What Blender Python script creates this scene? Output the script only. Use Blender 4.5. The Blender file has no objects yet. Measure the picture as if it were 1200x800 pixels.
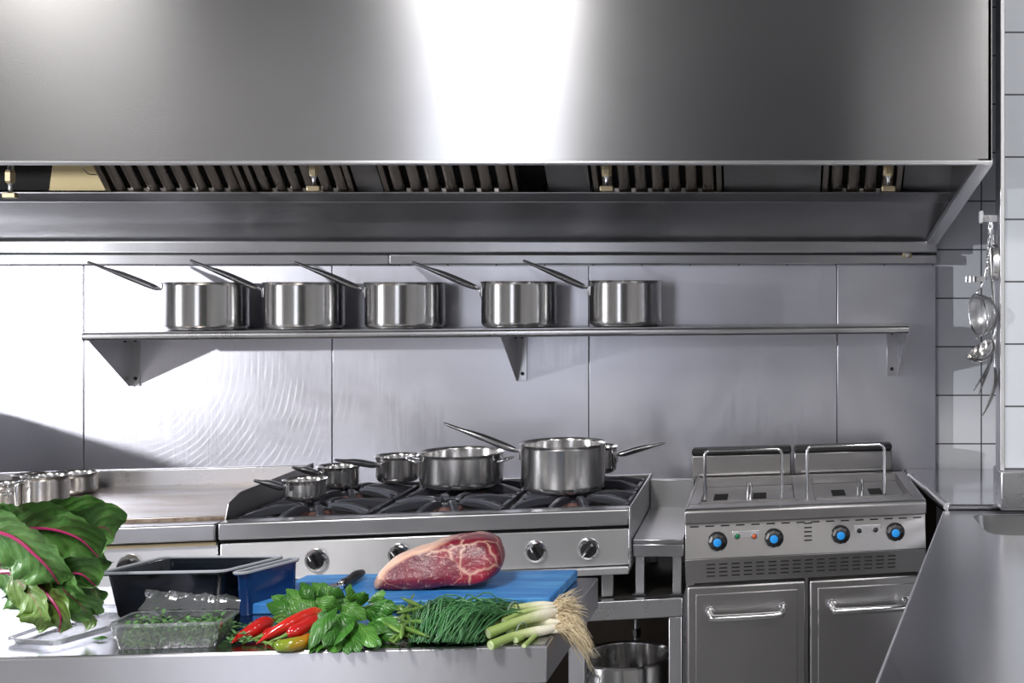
import bpy, bmesh, math, random
from mathutils import Vector, Matrix, noise as mnoise
PI = math.pi
S = bpy.context.scene
COL = S.collection
# ------------------------------------------------------------------ camera
F, CX, CY, CH = 1400.0, 900.0, 340.0, 1.5       # focal length in pixels, principal point, camera height
cam_d = bpy.data.cameras.new('camera'); cam = bpy.data.objects.new('camera', cam_d); COL.objects.link(cam)
cam_d.sensor_width = 36; cam_d.lens = F / 1200 * 36
cam_d.shift_x = -(CX - 600) / 1200; cam_d.shift_y = (CY - 400) / 1200
cam_d.clip_start = 0.05
cam.location = (0, 0, CH); cam.rotation_euler = (PI / 2, 0, 0)
S.camera = cam
W = 3.8                                          # the cooking wall stands 3.8 m in front of the camera

def P(px, py, Z):
    return Vector(((px - CX) * Z / F, Z, CH - (py - CY) * Z / F))
def XW(px, Z): return (px - CX) * Z / F
def ZW(py, Z): return CH - (py - CY) * Z / F
def ONZ(px, py, z):
    return P(px, py, F * (CH - z) / (py - CY))

# ------------------------------------------------------------------ mesh builder
class MB:
    def __init__(s): s.v = []; s.f = []; s.uv = {}; s.at = {}
    def add(s, vs, fs):
        n = len(s.v); s.v += [Vector(p) for p in vs]; s.f += [tuple(i + n for i in f) for f in fs]; return n
    def box(s, x0, x1, y0, y1, z0, z1):
        s.add([(x0,y0,z0),(x1,y0,z0),(x1,y1,z0),(x0,y1,z0),(x0,y0,z1),(x1,y0,z1),(x1,y1,z1),(x0,y1,z1)],
              [(0,3,2,1),(4,5,6,7),(0,1,5,4),(1,2,6,5),(2,3,7,6),(3,0,4,7)]); return s
    def hexa(s, a, b):
        """a, b: two matching quads"""
        n = len(a)
        s.add(list(a) + list(b), [tuple(range(n))[::-1], tuple(range(n, 2*n))] + [(i, (i+1) % n, n + (i+1) % n, n + i) for i in range(n)]); return s
    def prism(s, poly, axis, a, b):
        def mk(p, t):
            return {'x': (t, p[0], p[1]), 'y': (p[0], t, p[1]), 'z': (p[0], p[1], t)}[axis]
        return s.hexa([mk(p, a) for p in poly], [mk(p, b) for p in poly])
    def tube(s, pts, r, seg=8, cap=True, closed=False, flat=1.0, up=None):
        pts = [Vector(p) for p in pts]; n = len(pts)
        if not hasattr(r, '__len__'): r = [r] * n
        rings = []; prev = None
        for i, p in enumerate(pts):
            if closed: t = pts[(i+1) % n] - pts[i-1]
            else: t = pts[min(i+1, n-1)] - pts[max(i-1, 0)]
            t.normalize()
            if prev is None:
                u = Vector(up) if up else (Vector((0,0,1)) if abs(t.z) < .9 else Vector((1,0,0)))
            else: u = prev
            a = (u - t * u.dot(t)).normalized(); prev = a; b = t.cross(a)
            rings.append([p + (a * math.cos(q) * flat + b * math.sin(q)) * r[i] for q in [2*PI*k/seg for k in range(seg)]])
        vs = [v for R in rings for v in R]; fs = []
        m = n if closed else n - 1
        for i in range(m):
            j = (i + 1) % n
            for k in range(seg):
                l = (k + 1) % seg
                fs.append((i*seg+k, i*seg+l, j*seg+l, j*seg+k))
        if cap and not closed:
            fs.append(tuple(range(seg))[::-1]); fs.append(tuple((n-1)*seg + k for k in range(seg)))
        base = s.add(vs, fs)
        for i in range(n):
            for k in range(seg): s.uv[base + i*seg + k] = (k / seg, i / max(1, n-1))
        return s
    def lathe(s, prof, c=(0,0,0), seg=48, axis='z'):
        c = Vector(c); vs = []; idx = []
        for (r, z) in prof:
            if r < 1e-6:
                idx.append([len(vs)]); vs.append((0, 0, z))
            else:
                idx.append(list(range(len(vs), len(vs) + seg)))
                vs += [(r*math.cos(2*PI*k/seg), r*math.sin(2*PI*k/seg), z) for k in range(seg)]
        fs = []
        for A, B in zip(idx, idx[1:]):
            for k in range(seg):
                l = (k + 1) % seg
                if len(A) == 1 and len(B) == 1: break
                if len(A) == 1: fs.append((A[0], B[l], B[k]))
                elif len(B) == 1: fs.append((A[k], A[l], B[0]))
                else: fs.append((A[k], A[l], B[l], B[k]))
        if axis == 'y': vs = [(x, -z, y) for x, y, z in vs]      # +z of the profile points to the viewer (-y)
        if axis == 'x': vs = [(z, x, y) for x, y, z in vs]
        s.add([Vector(v) + c for v in vs], fs); return s
    def xf(s, fn, start=0):
        for i in range(start, len(s.v)): s.v[i] = Vector(fn(s.v[i]))
        return s
    def build(s, name, mat, parent=None, bevel=0, bseg=2, smooth=True, angle=38, sub=0, recalc=True, solid=0):
        me = bpy.data.meshes.new(name)
        me.from_pydata([tuple(v) for v in s.v], [], s.f); me.update()
        if s.uv:
            L = me.uv_layers.new(name='UVMap')
            for lp in me.loops: L.data[lp.index].uv = s.uv.get(lp.vertex_index, (0, 0))
        if s.at:
            A = me.attributes.new('mask', 'FLOAT', 'POINT')
            for i in range(len(s.v)): A.data[i].value = s.at.get(i, 0.0)
        if recalc:
            bm = bmesh.new(); bm.from_mesh(me)
            bmesh.ops.recalc_face_normals(bm, faces=bm.faces); bm.to_mesh(me); bm.free()
        if smooth:
            for p in me.polygons: p.use_smooth = True
            if angle < 180: me.set_sharp_from_angle(angle=math.radians(angle))
        me.materials.append(mat)
        o = bpy.data.objects.new(name, me); COL.objects.link(o)
        if parent is not None: o.parent = parent
        if bevel:
            b = o.modifiers.new('bevel', 'BEVEL'); b.width = bevel; b.segments = bseg; b.limit_method = 'ANGLE'; b.angle_limit = math.radians(40)
            b.harden_normals = False
        if solid:
            d = o.modifiers.new('solidify', 'SOLIDIFY'); d.thickness = solid; d.offset = 0
        if sub:
            d = o.modifiers.new('sub', 'SUBSURF'); d.levels = sub; d.render_levels = sub
        return o

def spline(ctrl, n=16):
    """Catmull-Rom through control points"""
    c = [Vector(p) for p in ctrl]
    c = [c[0]*2 - c[1]] + c + [c[-1]*2 - c[-2]]
    out = []; m = len(c) - 3
    for i in range(n + 1):
        t = i / n * m; k = min(int(t), m - 1); u = t - k
        a, b, d, e = c[k:k+4]
        out.append(0.5 * ((2*b) + (d - a)*u + (2*a - 5*b + 4*d - e)*u*u + (3*b - a - 3*d + e)*u**3))
    return out
def lerp(a, b, t): return a + (b - a) * t
def prof1(vals, n):
    out = []
    for i in range(n + 1):
        t = i / n * (len(vals) - 1); k = min(int(t), len(vals) - 2)
        out.append(lerp(vals[k], vals[k+1], t - k))
    return out

def thing(name, label, cat, loc=(0,0,0), group=None):
    o = bpy.data.objects.new(name, None); COL.objects.link(o); o.empty_display_size = .05
    o.location = loc; o['label'] = label; o['category'] = cat
    if group: o['group'] = group
    return o
def tag(o, label, cat, group=None, kind=None):
    o['label'] = label; o['category'] = cat
    if group: o['group'] = group
    if kind: o['kind'] = kind
    return o
def struct(o, label=None):
    o['kind'] = 'structure'
    if label: o['label'] = label
    return o

# ------------------------------------------------------------------ materials
class N:
    """a small node helper"""
    def __init__(s, name):
        s.m = bpy.data.materials.new(name); s.m.use_nodes = True
        s.t = s.m.node_tree; s.b = s.t.nodes['Principled BSDF']; s.out = s.t.nodes['Material Output']
    def n(s, typ, **kw):
        x = s.t.nodes.new(typ)
        for k, v in kw.items():
            if k in x.inputs: x.inputs[k].default_value = v
            else: setattr(x, k, v)
        return x
    def l(s, a, b): s.t.links.new(a, b)
    def set(s, **kw):
        for k, v in kw.items():
            s.b.inputs[k.replace('_', ' ')].default_value = v
        return s
    def coord(s, scale=(1,1,1), what='Object', loc=(0,0,0), rot=(0,0,0)):
        c = s.n('ShaderNodeTexCoord'); m = s.n('ShaderNodeMapping')
        m.inputs['Scale'].default_value = scale; m.inputs['Location'].default_value = loc; m.inputs['Rotation'].default_value = rot
        s.l(c.outputs[what], m.inputs['Vector']); return m.outputs['Vector']
    def noise(s, vec, scale=5, detail=3, rough=.5, dist=0):
        x = s.n('ShaderNodeTexNoise'); x.inputs['Scale'].default_value = scale; x.inputs['Detail'].default_value = detail
        x.inputs['Roughness'].default_value = rough; x.inputs['Distortion'].default_value = dist
        s.l(vec, x.inputs['Vector']); return x.outputs['Fac']
    def ramp(s, fac, stops, interp='LINEAR'):
        r = s.n('ShaderNodeValToRGB'); r.color_ramp.interpolation = interp
        e = r.color_ramp.elements
        while len(e) < len(stops): e.new(.5)
        for x, (p, c) in zip(e, stops):
            x.position = p; x.color = (c if hasattr(c, '__len__') else (c, c, c)) + (1,) if not hasattr(c, '__len__') or len(c) == 3 else c
        s.l(fac, r.inputs['Fac']); return r.outputs['Color']
    def math(s, op, a, b=None, clamp=False):
        m = s.n('ShaderNodeMath'); m.operation = op; m.use_clamp = clamp
        for i, x in enumerate((a, b)):
            if x is None: continue
            if isinstance(x, (int, float)): m.inputs[i].default_value = x
            else: s.l(x, m.inputs[i])
        return m.outputs[0]
    def mix(s, fac, a, b):
        m = s.n('ShaderNodeMix'); m.data_type = 'RGBA'
        for k, x in ((0, fac), (6, a), (7, b)):
            if isinstance(x, (int, float)): m.inputs[k].default_value = x
            elif isinstance(x, tuple): m.inputs[k].default_value = x if len(x) == 4 else x + (1,)
            else: s.l(x, m.inputs[k])
        return m.outputs[2]
    def bump(s, h, strength=.1, dist=.01):
        b = s.n('ShaderNodeBump'); b.inputs['Strength'].default_value = strength; b.inputs['Distance'].default_value = dist
        s.l(h, b.inputs['Height']); s.l(b.outputs['Normal'], s.b.inputs['Normal']); return b

def c4(c): return tuple(c) + (1,) if len(c) == 3 else tuple(c)
def plain(name, col, rough=.5, metal=0, **kw):
    n = N(name); n.set(Base_Color=c4(col), Roughness=rough, Metallic=metal, **kw); return n.m

def steel(name, col=(.6,.6,.62), rough=.3, grain='x', aniso=.5, var=.1, bump=.03, smudge=1.0, tint=.06):
    """brushed stainless steel: stretched grain, cloudy wiping marks in the roughness"""
    n = N(name); n.set(Metallic=1.0)
    sc = {'x': (3, 250, 250), 'z': (250, 250, 3), 'y': (250, 3, 250), 'c': (60, 60, 400), None: (40, 40, 40)}[grain]
    g = n.noise(n.coord(sc), 1.0, 3, .6)
    sm = n.noise(n.coord((1, 1, 1)), 3.0, 5, .6, .6)
    sm2 = n.noise(n.coord((1.6, 1.6, .6)), 9.0, 4, .6, 1.2)
    r = n.math('ADD', n.math('MULTIPLY', g, var), n.math('MULTIPLY', n.math('SUBTRACT', n.math('ADD', n.math('MULTIPLY', sm, .6), n.math('MULTIPLY', sm2, .4)), .5), .5 * smudge * rough * 2))
    n.l(n.math('ADD', r, rough - var * .5, True), n.b.inputs['Roughness'])
    n.l(n.mix(n.ramp(sm, [(.3, 0.0), (.7, 1.0)]), c4([x * (1 - tint) for x in col]), c4([min(1, x * (1 + tint)) for x in col])), n.b.inputs['Base Color'])
    if bump: n.bump(g, bump, .002)
    if aniso:
        n.b.inputs['Anisotropic'].default_value = aniso; n.b.inputs['Anisotropic Rotation'].default_value = .25
        t = n.n('ShaderNodeTangent'); t.direction_type = 'RADIAL'; t.axis = 'Z'
        n.l(t.outputs['Tangent'], n.b.inputs['Tangent'])
    return n.m

M = {}
M['steel'] = steel('brushed_steel')
M['steel_hood'] = steel('hood_steel', (.50,.50,.51), .20, None, .85, 0, 0, .10, .03)
M['steel_dark'] = steel('dull_steel', (.42,.42,.43), .36)
M['steel_pot'] = steel('pot_steel', (.72,.71,.70), .2, None, .7, .04, 0, .15, .03)
M['steel_pot_in'] = M['steel_pot']
M['steel_bright'] = steel('polished_steel', (.78,.78,.79), .12, None, 0, .03, 0, .3, .02)
M['steel_top'] = steel('worktop_steel', (.55,.55,.57), .22, 'x', 0, .06, .02, .8)
M['steel_range'] = steel('range_steel', (.74,.74,.76), .38, 'x', .8, .04, .0, .4)
M['steel_fryer'] = steel('fryer_steel', (.43,.42,.42), .32, 'x', .3, .06, .02, .4)
M['steel_rail'] = steel('rail_steel', (.55,.55,.57), .32, 'x', .4, .05, .0, .4)
M['steel_handle'] = steel('handle_steel', (.42,.42,.43), .25, None, 0, .05, 0, .3)
M['black'] = plain('black_plastic', (.012,.012,.014), .35)
M['black_gap'] = plain('black_recess', (.006,.006,.006), .8)
M['white_mark'] = plain('white_mark', (.85,.85,.85), .5)
M['iron'] = steel('cast_iron', (.075,.078,.095), .42, None, 0, .1, .2, .6)
M['iron'].node_tree.nodes['Principled BSDF'].inputs['Metallic'].default_value = .5
M['blue_cap'] = plain('blue_cap', (.02,.32,.85), .4)
M['brass'] = plain('dull_brass', (.55,.45,.28), .4, .7)
M['cream'] = plain('yellowed_lit_patch', (.72,.60,.34), .55)
M['rubber'] = plain('black_rubber', (.02,.02,.022), .6)
M['cream_plastic'] = plain('white_plastic', (.8,.8,.82), .35)

def wall_steel():
    n = N('wall_panel_steel'); n.set(Metallic=1.0)
    o = n.coord((1,1,1))
    cloud = n.noise(o, 2.2, 6, .62, .8)
    fine = n.noise(n.coord((160, 20, 5)), 1.0, 3, .6)
    fine2 = n.noise(n.coord((5, 20, 160)), 1.0, 3, .6)
    # long curved wiping scratches
    w = n.n('ShaderNodeTexWave'); w.wave_type = 'RINGS'; w.rings_direction = 'Y'
    w.inputs['Scale'].default_value = 15.0; w.inputs['Distortion'].default_value = 4.0; w.inputs['Detail'].default_value = 1.5
    w.inputs['Detail Scale'].default_value = .5; w.inputs['Detail Roughness'].default_value = .5
    n.l(n.coord((1,1,1), loc=(2.05, 0, -1.28)), w.inputs['Vector'])
    spx = n.n('ShaderNodeSeparateXYZ'); n.l(o, spx.inputs[0])
    pdx = n.math('DIVIDE', n.math('ADD', spx.outputs[0], 1.68), .42); pdz = n.math('DIVIDE', n.math('SUBTRACT', spx.outputs[2], 1.08), .26)
    patch = n.ramp(n.math('ADD', n.math('MULTIPLY', pdx, pdx), n.math('MULTIPLY', pdz, pdz)), [(.25, 1.0), (1.3, .0)])
    patch = n.math('MULTIPLY', patch, n.ramp(n.noise(n.coord((1,1,1), loc=(4, 2, 1)), 14, 4), [(.40, .0), (.7, 1.0)]))
    sc = n.math('MULTIPLY', n.ramp(w.outputs['Fac'], [(.70, 0.0), (1.0, 1.0)]), patch)
    r = n.math('ADD', .37, n.math('MULTIPLY', n.math('SUBTRACT', cloud, .5), .26))
    r = n.math('ADD', r, n.math('MULTIPLY', n.math('SUBTRACT', fine, .5), .14))
    r = n.math('ADD', r, n.math('MULTIPLY', sc, .08), True)
    n.l(r, n.b.inputs['Roughness'])
    n.l(n.mix(n.math('MULTIPLY', sc, .7), n.mix(n.math('MULTIPLY', patch, .35), n.mix(cloud, (.68,.68,.74,1), (.82,.82,.88,1)), (.50,.51,.56,1)), (.95,.95,.97,1)), n.b.inputs['Base Color'])
    h = n.math('ADD', n.math('MULTIPLY', fine, .5), n.math('MULTIPLY', fine2, .35))
    n.bump(h, .04, .002)
    return n.m
M['wall_steel'] = wall_steel()

def tiles(name, size, x0, z0, col=(.86,.88,.92), grout=(.10,.10,.11)):
    n = N(name)
    c = n.n('ShaderNodeTexCoord'); sp = n.n('ShaderNodeSeparateXYZ'); n.l(c.outputs['Object'], sp.inputs[0])
    def line(o, off):
        f = n.math('FRACT', n.math('ADD', n.math('DIVIDE', n.math('SUBTRACT', o, off), size), 100.0))
        return n.math('LESS_THAN', n.math('MINIMUM', f, n.math('SUBTRACT', 1.0, f)), .0022 / size)
    m = n.math('MAXIMUM', line(sp.outputs[0], x0), line(sp.outputs[2], z0))
    n.l(n.mix(m, c4(col), c4(grout)), n.b.inputs['Base Color'])
    n.l(n.math('ADD', .12, n.math('MULTIPLY', m, .6)), n.b.inputs['Roughness'])
    n.bump(n.math('SUBTRACT', 1.0, m), .3, .002)
    return n.m
def simple_noise(name, a, b, scale, rough=.5, detail=4, bump=0, **kw):
    n = N(name); f = n.noise(n.coord(), scale, detail, .6, .3)
    n.l(n.mix(n.ramp(f, [(.3, 0.0), (.7, 1.0)]), c4(a), c4(b)), n.b.inputs['Base Color']); n.set(Roughness=rough, **kw)
    if bump: n.bump(f, bump, .01)
    return n.m
def clear_plastic(name, tint=(1,1,1), gl=.12, rough=.06, haze=.10):
    n = N(name)
    tr = n.n('ShaderNodeBsdfTransparent'); tr.inputs['Color'].default_value = c4(tint)
    g = n.n('ShaderNodeBsdfGlossy'); g.inputs['Roughness'].default_value = rough
    fr = n.n('ShaderNodeLayerWeight'); fr.inputs['Blend'].default_value = .35
    mx = n.n('ShaderNodeMixShader'); n.l(n.math('ADD', gl, n.math('MULTIPLY', fr.outputs['Fresnel'], .7), True), mx.inputs[0])
    bn = n.n('ShaderNodeBump'); bn.inputs['Strength'].default_value = .5; bn.inputs['Distance'].default_value = .004
    n.l(n.noise(n.coord(), 60, 3), bn.inputs['Height']); n.l(bn.outputs[0], g.inputs['Normal'])
    df = n.n('ShaderNodeBsdfDiffuse'); df.inputs['Color'].default_value = (.85,.88,.92,1)
    m2 = n.n('ShaderNodeMixShader'); m2.inputs[0].default_value = haze; n.l(tr.outputs[0], m2.inputs[1]); n.l(df.outputs[0], m2.inputs[2])
    n.l(m2.outputs[0], mx.inputs[1]); n.l(g.outputs[0], mx.inputs[2]); n.l(mx.outputs[0], n.out.inputs['Surface'])
    return n.m
M['clear'] = clear_plastic('clear_plastic', (.97,.98,.98), .10, .12)

def leaf_mat(name, a, b, vein, vein_w=.045, side=9.0, rough=.38, sidecol=None, sidestr=.5, trans=.15):
    n = N(name); u = n.n('ShaderNodeUVMap'); u.uv_map = 'UVMap'
    sp = n.n('ShaderNodeSeparateXYZ'); n.l(u.outputs[0], sp.inputs[0])
    x = n.math('ABSOLUTE', n.math('SUBTRACT', sp.outputs[0], .5)); v = sp.outputs[1]
    mid = n.math('LESS_THAN', x, n.math('MULTIPLY', n.math('SUBTRACT', 1.15, v), vein_w))
    s = n.math('FRACT', n.math('SUBTRACT', n.math('MULTIPLY', v, side), n.math('MULTIPLY', x, 5.0)))
    sv = n.math('LESS_THAN', n.math('ABSOLUTE', n.math('SUBTRACT', s, .5)), .05)
    f = n.noise(n.coord(), 38, 4, .6, .4)
    base = n.mix(n.ramp(f, [(.3, 0.0), (.7, 1.0)]), c4(a), c4(b))
    base = n.mix(n.math('MULTIPLY', sv, sidestr), base, c4(sidecol or vein))
    n.l(n.mix(mid, base, c4(vein)), n.b.inputs['Base Color'])
    n.set(Roughness=rough)
    if trans: n.set(Subsurface_Weight=trans, Subsurface_Radius=(.004,.006,.002))
    hh = n.math('ADD', n.math('MULTIPLY', n.math('ABSOLUTE', n.math('SUBTRACT', s, .5)), .8), f)
    n.bump(hh, .5, .004)
    return n.m
M['beet_leaf'] = leaf_mat('beet_leaf', (.048,.15,.030), (.105,.25,.055), (.34,.04,.12), .022, 6.5, .42, (.17,.27,.09), .6)
M['beet_leaf_pale'] = leaf_mat('beet_leaf_pale', (.10,.20,.03), (.17,.28,.06), (.30,.12,.10), .018, 6.5, .42, (.22,.33,.10), .6)
M['beet_stem'] = plain('beet_stem', (.42,.03,.14), .35)
M['basil'] = leaf_mat('basil_leaf', (.022,.11,.012), (.055,.20,.022), (.10,.27,.05), .016, 6, .36, (.035,.14,.015), .4)
M['basil_light'] = leaf_mat('basil_leaf_light', (.05,.18,.02), (.11,.30,.05), (.20,.38,.11), .02, 6, .38, (.085,.25,.04), .4)
M['basil_stem'] = plain('herb_stem', (.12,.25,.05), .45)

# ================================================================== THE ROOM
X0, X1, Y0, H = -6.0, 2.2, -1.6, 3.5
m = MB().box(X0, X1, Y0, W + .2, -.1, 0); struct(m.build('floor', simple_noise('floor_tiles', (.24,.24,.24), (.30,.30,.30), 6, .3)))
m = MB().box(X0, X1, Y0, W + .2, H, H + .1); struct(m.build('ceiling', plain('ceiling_paint', (.25,.25,.25), .8)))
wt = tiles('back_wall_tiles', .1555, XW(1150, W + .03), ZW(463, W + .03))
m = MB().box(X0, X1, W + .03, W + .2, 0, H); struct(m.build('wall_back', wt), 'white square wall tiles with dark grout behind the hanging utensils')
paint = simple_noise('wall_paint', (.36,.36,.37), (.42,.42,.43), 2, .7)
m = MB().box(X0 - .1, X0, Y0, W + .2, 0, H); struct(m.build('wall_left', paint))
m = MB().box(X1, X1 + .1, Y0, W + .2, 0, H); struct(m.build('wall_right', paint))
# wall behind the camera, with an added glowing pane standing in for a softbox
wx0, wx1, wz0, wz1 = -2.15, -1.25, .0, 3.35
m = MB()
for b in ((X0, wx0, 0, H), (wx1, X1, 0, H), (wx0, wx1, wz1, H)): m.box(b[0], b[1], Y0 - .12, Y0, b[2], b[3])
struct(m.build('wall_front', paint))
n = N('added_pane_glow'); n.set(Base_Color=(0,0,0,1), Emission_Color=(.86,.89,1.0,1), Emission_Strength=2.2)
M['pane_glow'] = n.m
added_pane = struct(MB().box(wx0, wx1, Y0 - .10, Y0 - .09, wz0, wz1).build('added_pane_1', M['pane_glow']))
m = MB()
for b in ((wx0, wx0 + .04, wz0, wz1), (wx1 - .04, wx1, wz0, wz1), (wx0, wx1, wz0, wz0 + .10), (wx0, wx1, wz1 - .04, wz1)): m.box(b[0], b[1], Y0 - .08, Y0 - .01, b[2], b[3])
m.build('added_pane_frame', plain('added_pane_frame_paint', (.7,.7,.7), .5), added_pane, bevel=.004)

# unseen dark cupboard beside the glowing pane, added to darken reflections in the steel
cu = thing('added_cupboard', 'added tall dark grey cupboard, unseen, that darkens reflections in the hood and fryer', 'cupboard', (-.30, -1.25, 0))
M['cupboard'] = plain('added_dark_laminate', (.045,.045,.05), .45)
MB().box(-.82, .82, -.33, .25, 0, 2.9).build('cabinet_body', M['cupboard'], cu, bevel=.005)
for sx_ in (-1, 1):
    dr = MB().box(*((-.81, -.004) if sx_ < 0 else (.004, .81)), .252, .275, .08, 2.88).build('door', M['cupboard'], cu, bevel=.003)  # door and handle of the added cupboard
    MB().tube([(sx_*.05, .276, 1.0), (sx_*.05, .31, 1.02), (sx_*.05, .31, 1.3), (sx_*.05, .276, 1.32)], .007, 8).build('handle', M['steel_dark'], dr)
# tiled partition stub on the right, its steel edge and the sleeve at its foot
Zp = 3.10; xp = XW(1172, Zp)
pt = tiles('partition_tiles', .1617, xp + .155, ZW(403, Zp), (.70,.73,.78))
struct(MB().box(xp + .012, X1, Zp, Zp + .06, .94, H).build('wall_partition', pt), 'tiled end of a partition at the right of the picture')
struct(MB().box(xp, xp + .012, Zp - .003, Zp + .063, .94, H).build('trim_9', M['steel_range'], bevel=.002), 'steel edge strip down the partition')
m = MB().box(xp - .004, xp + .6, Zp - .035, Zp + .075, .935, 1.035)
struct(m.build('trim_8', M['steel'], bevel=.004), 'steel sleeve around the foot of the tiled partition')

# steel wall cladding
edges = [-3.6] + [(p - CX) * W / F for p in (98, 389, 690, 981, 1097)]
for i, (a, b) in enumerate(zip(edges, edges[1:])):
    m = MB().box(a + .0012, b - .0012, W, W + .028, .885, 1.578)
    struct(m.build('wall_panel_%d' % (i + 1), M['wall_steel'], bevel=.0015), 'brushed steel wall panel')
xr = edges[-1]
m = MB().box(-3.6, xr, W - .03, W + .028, ZW(296.5, W), ZW(283, W))
struct(m.build('trim_1', M['steel_range'], bevel=.004), 'steel channel under the hood')
m = MB().box(-3.6, XW(458, W) - .001, W - .018, W + .028, ZW(310, W), ZW(298.5, W)).box(XW(458, W) + .001, xr, W - .02, W + .028, ZW(309.5, W), ZW(298.5, W))
struct(m.build('trim_2', M['steel_range'], bevel=.003), 'lower steel strip above the shelf')
m = MB().box(-3.6, xr, W - .012, W + .02, ZW(298.5, W), ZW(296.5, W)); struct(m.build('trim_3', M['black_gap']))
t = thing('wall_bolt', 'small steel bolt fitting at the right end of the strip under the hood', 'bolt', P(1063, 299, W - .02))
MB().lathe([(0,.012),(.006,.012),(.008,.008),(.008,-.002)], seg=12, axis='y').build('bolt_head', M['steel_bright'], t)
MB().box(-.014, .014, -.004, .004, -.008, .008).build('washer_plate', M['brass'], t, bevel=.001)

# ================================================================== EXTRACTOR HOOD
Zh = 2.846; hx = XW(1163, Zh); hz = ZW(190, Zh); hl = -3.3
hood = thing('extractor_hood', 'wide stainless steel extractor hood hanging over the cooking line', 'hood', (0, Zh, hz))
L = Vector((0, Zh, hz))
def hb(mb): return mb.xf(lambda v: v - L)
Zg = 3.5; zg0 = ZW(237, Zg); zg1 = ZW(228, Zg) + .002; zb = ZW(283, W)
hb(MB().box(hl, hx, Zh, Zh + .012, hz, 2.9)).build('front_panel', M['steel_hood'], hood, bevel=.003)
hb(MB().box(hl, hx - .014, Zh + .012, Zh + .05, hz - .002, hz + .006).tube([(hl, Zh + .004, hz), (hx, Zh + .004, hz)], .006, 10)).build('front_lip', M['steel_range'], hood)
side = [(Zh, hz - .004), (W, zb - .012), (W, 2.9), (Zh, 2.9)]
sp_ = hb(MB().prism(side, 'x', hx - .012, hx)).build('side_panel', M['steel_hood'], hood, bevel=.002)
d = Vector((0, W - Zh, zb - hz)).normalized()
hb(MB().hexa([(hx - .035, Zh, hz - .006), (hx + .001, Zh, hz - .006), (hx + .001, Zh, hz + .01), (hx - .035, Zh, hz + .01)],
             [(hx - .035, W, zb - .014), (hx + .001, W, zb - .014), (hx + .001, W, zb + .004), (hx - .035, W, zb + .004)])).build('side_flange', M['steel_range'], sp_, bevel=.002)
hb(MB().prism(side, 'x', hl, hl + .012)).build('side_panel', M['steel_hood'], hood)
hb(MB().hexa([(hl, Zg, zg0), (hx, Zg, zg0), (hx, W, zb), (hl, W, zb)], [(hl, Zg, zg0 + .02), (hx, Zg, zg0 + .02), (hx, W, zb + .02), (hl, W, zb + .02)])).build('rear_panel', M['steel_dark'], hood)
hb(MB().box(hl, hx - .012, Zg - .025, Zg + .012, zg0 - .001, zg1 - .012).hexa([(hl, Zg - .062, zg1), (hx - .012, Zg - .062, zg1), (hx - .012, Zg - .062, zg1 - .003), (hl, Zg - .062, zg1 - .003)],
    [(hl, Zg - .022, zg0 + .003), (hx - .012, Zg - .022, zg0 + .003), (hx - .012, Zg - .026, zg0), (hl, Zg - .026, zg0)])).build('grease_gutter', M['steel_dark'], hood)
hb(MB().box(hl, hx, Zh, W + .02, 2.5, 2.52)).build('inner_roof', M['black_gap'], hood)
# filter bank: a 45 degree plane from the gutter up towards the front
fb = Vector((0, Zg - .03, zg1)); fd = Vector((0, -.72, .69)).normalized(); fn = Vector((0, -fd.z, fd.y))   # fn faces the viewer
if fn.y > 0: fn = -fn
def fpt(x, s_, o): return Vector((x, 0, 0)) + fb + fd * s_ + fn * o
def fbox(mb, x0, x1, s0, s1, o0, o1):
    return mb.hexa([fpt(x0,s0,o0), fpt(x1,s0,o0), fpt(x1,s1,o0), fpt(x0,s1,o0)], [fpt(x0,s0,o1), fpt(x1,s0,o1), fpt(x1,s1,o1), fpt(x0,s1,o1)])
FL = .40
fpx = [(128, 295, 8, 'baffle filter beside the cream lit patch at the left end of the hood'),
       (298, 420, 6, 'baffle filter behind the first brass nozzle, two along the hood'),
       (452, 611, 7, 'baffle filter in the hood above the third and fourth shelf saucepans'),
       (696, 848, 7, 'baffle filter behind the nozzle in the middle of the hood'),
       (962, 1056, 4, 'narrow baffle filter at the right end of the hood')]
Zf = Zg - .03
blank = [(420, 452), (643, 694), (848, 962), (1056, 1115)]
for a, b in blank: hb(fbox(MB(), XW(a, Zf) + .002, XW(b, Zf) - .002, 0, FL, -.012, .004)).build('blanking_or_shade_panel', M['steel_dark'], hood, bevel=.001)
hb(fbox(MB(), hl, XW(126, Zf), .0, FL, -.020, -.014)).build('blanking_or_shade_panel', M['black_gap'], hood)  # black sheet painting the shade left of the lit patch
hb(MB().hexa([fpt(x_, s_, -.012) for x_, s_ in ((XW(60, Zf), .012), (XW(126, Zf), .012), (XW(126, Zf), .30), (XW(122, Zf), .30))], [fpt(x_, s_, .002) for x_, s_ in ((XW(60, Zf), .012), (XW(126, Zf), .012), (XW(126, Zf), .30), (XW(122, Zf), .30))])).build('yellowed_lit_patch', M['cream'], hood)['label'] = 'yellowed cream plate cut to the shape of the lit patch inside the hood'  # yellowed plate whose slanted outline paints the patch of light in the hood
hb(fbox(MB(), hl, hx - .02, -.01, FL + .1, -.06, -.05)).build('back_plate', M['black_gap'], hood)
M['filter'] = steel('filter_steel', (.55,.50,.45), .30, None, 0, .08, .05, .8)
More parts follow.
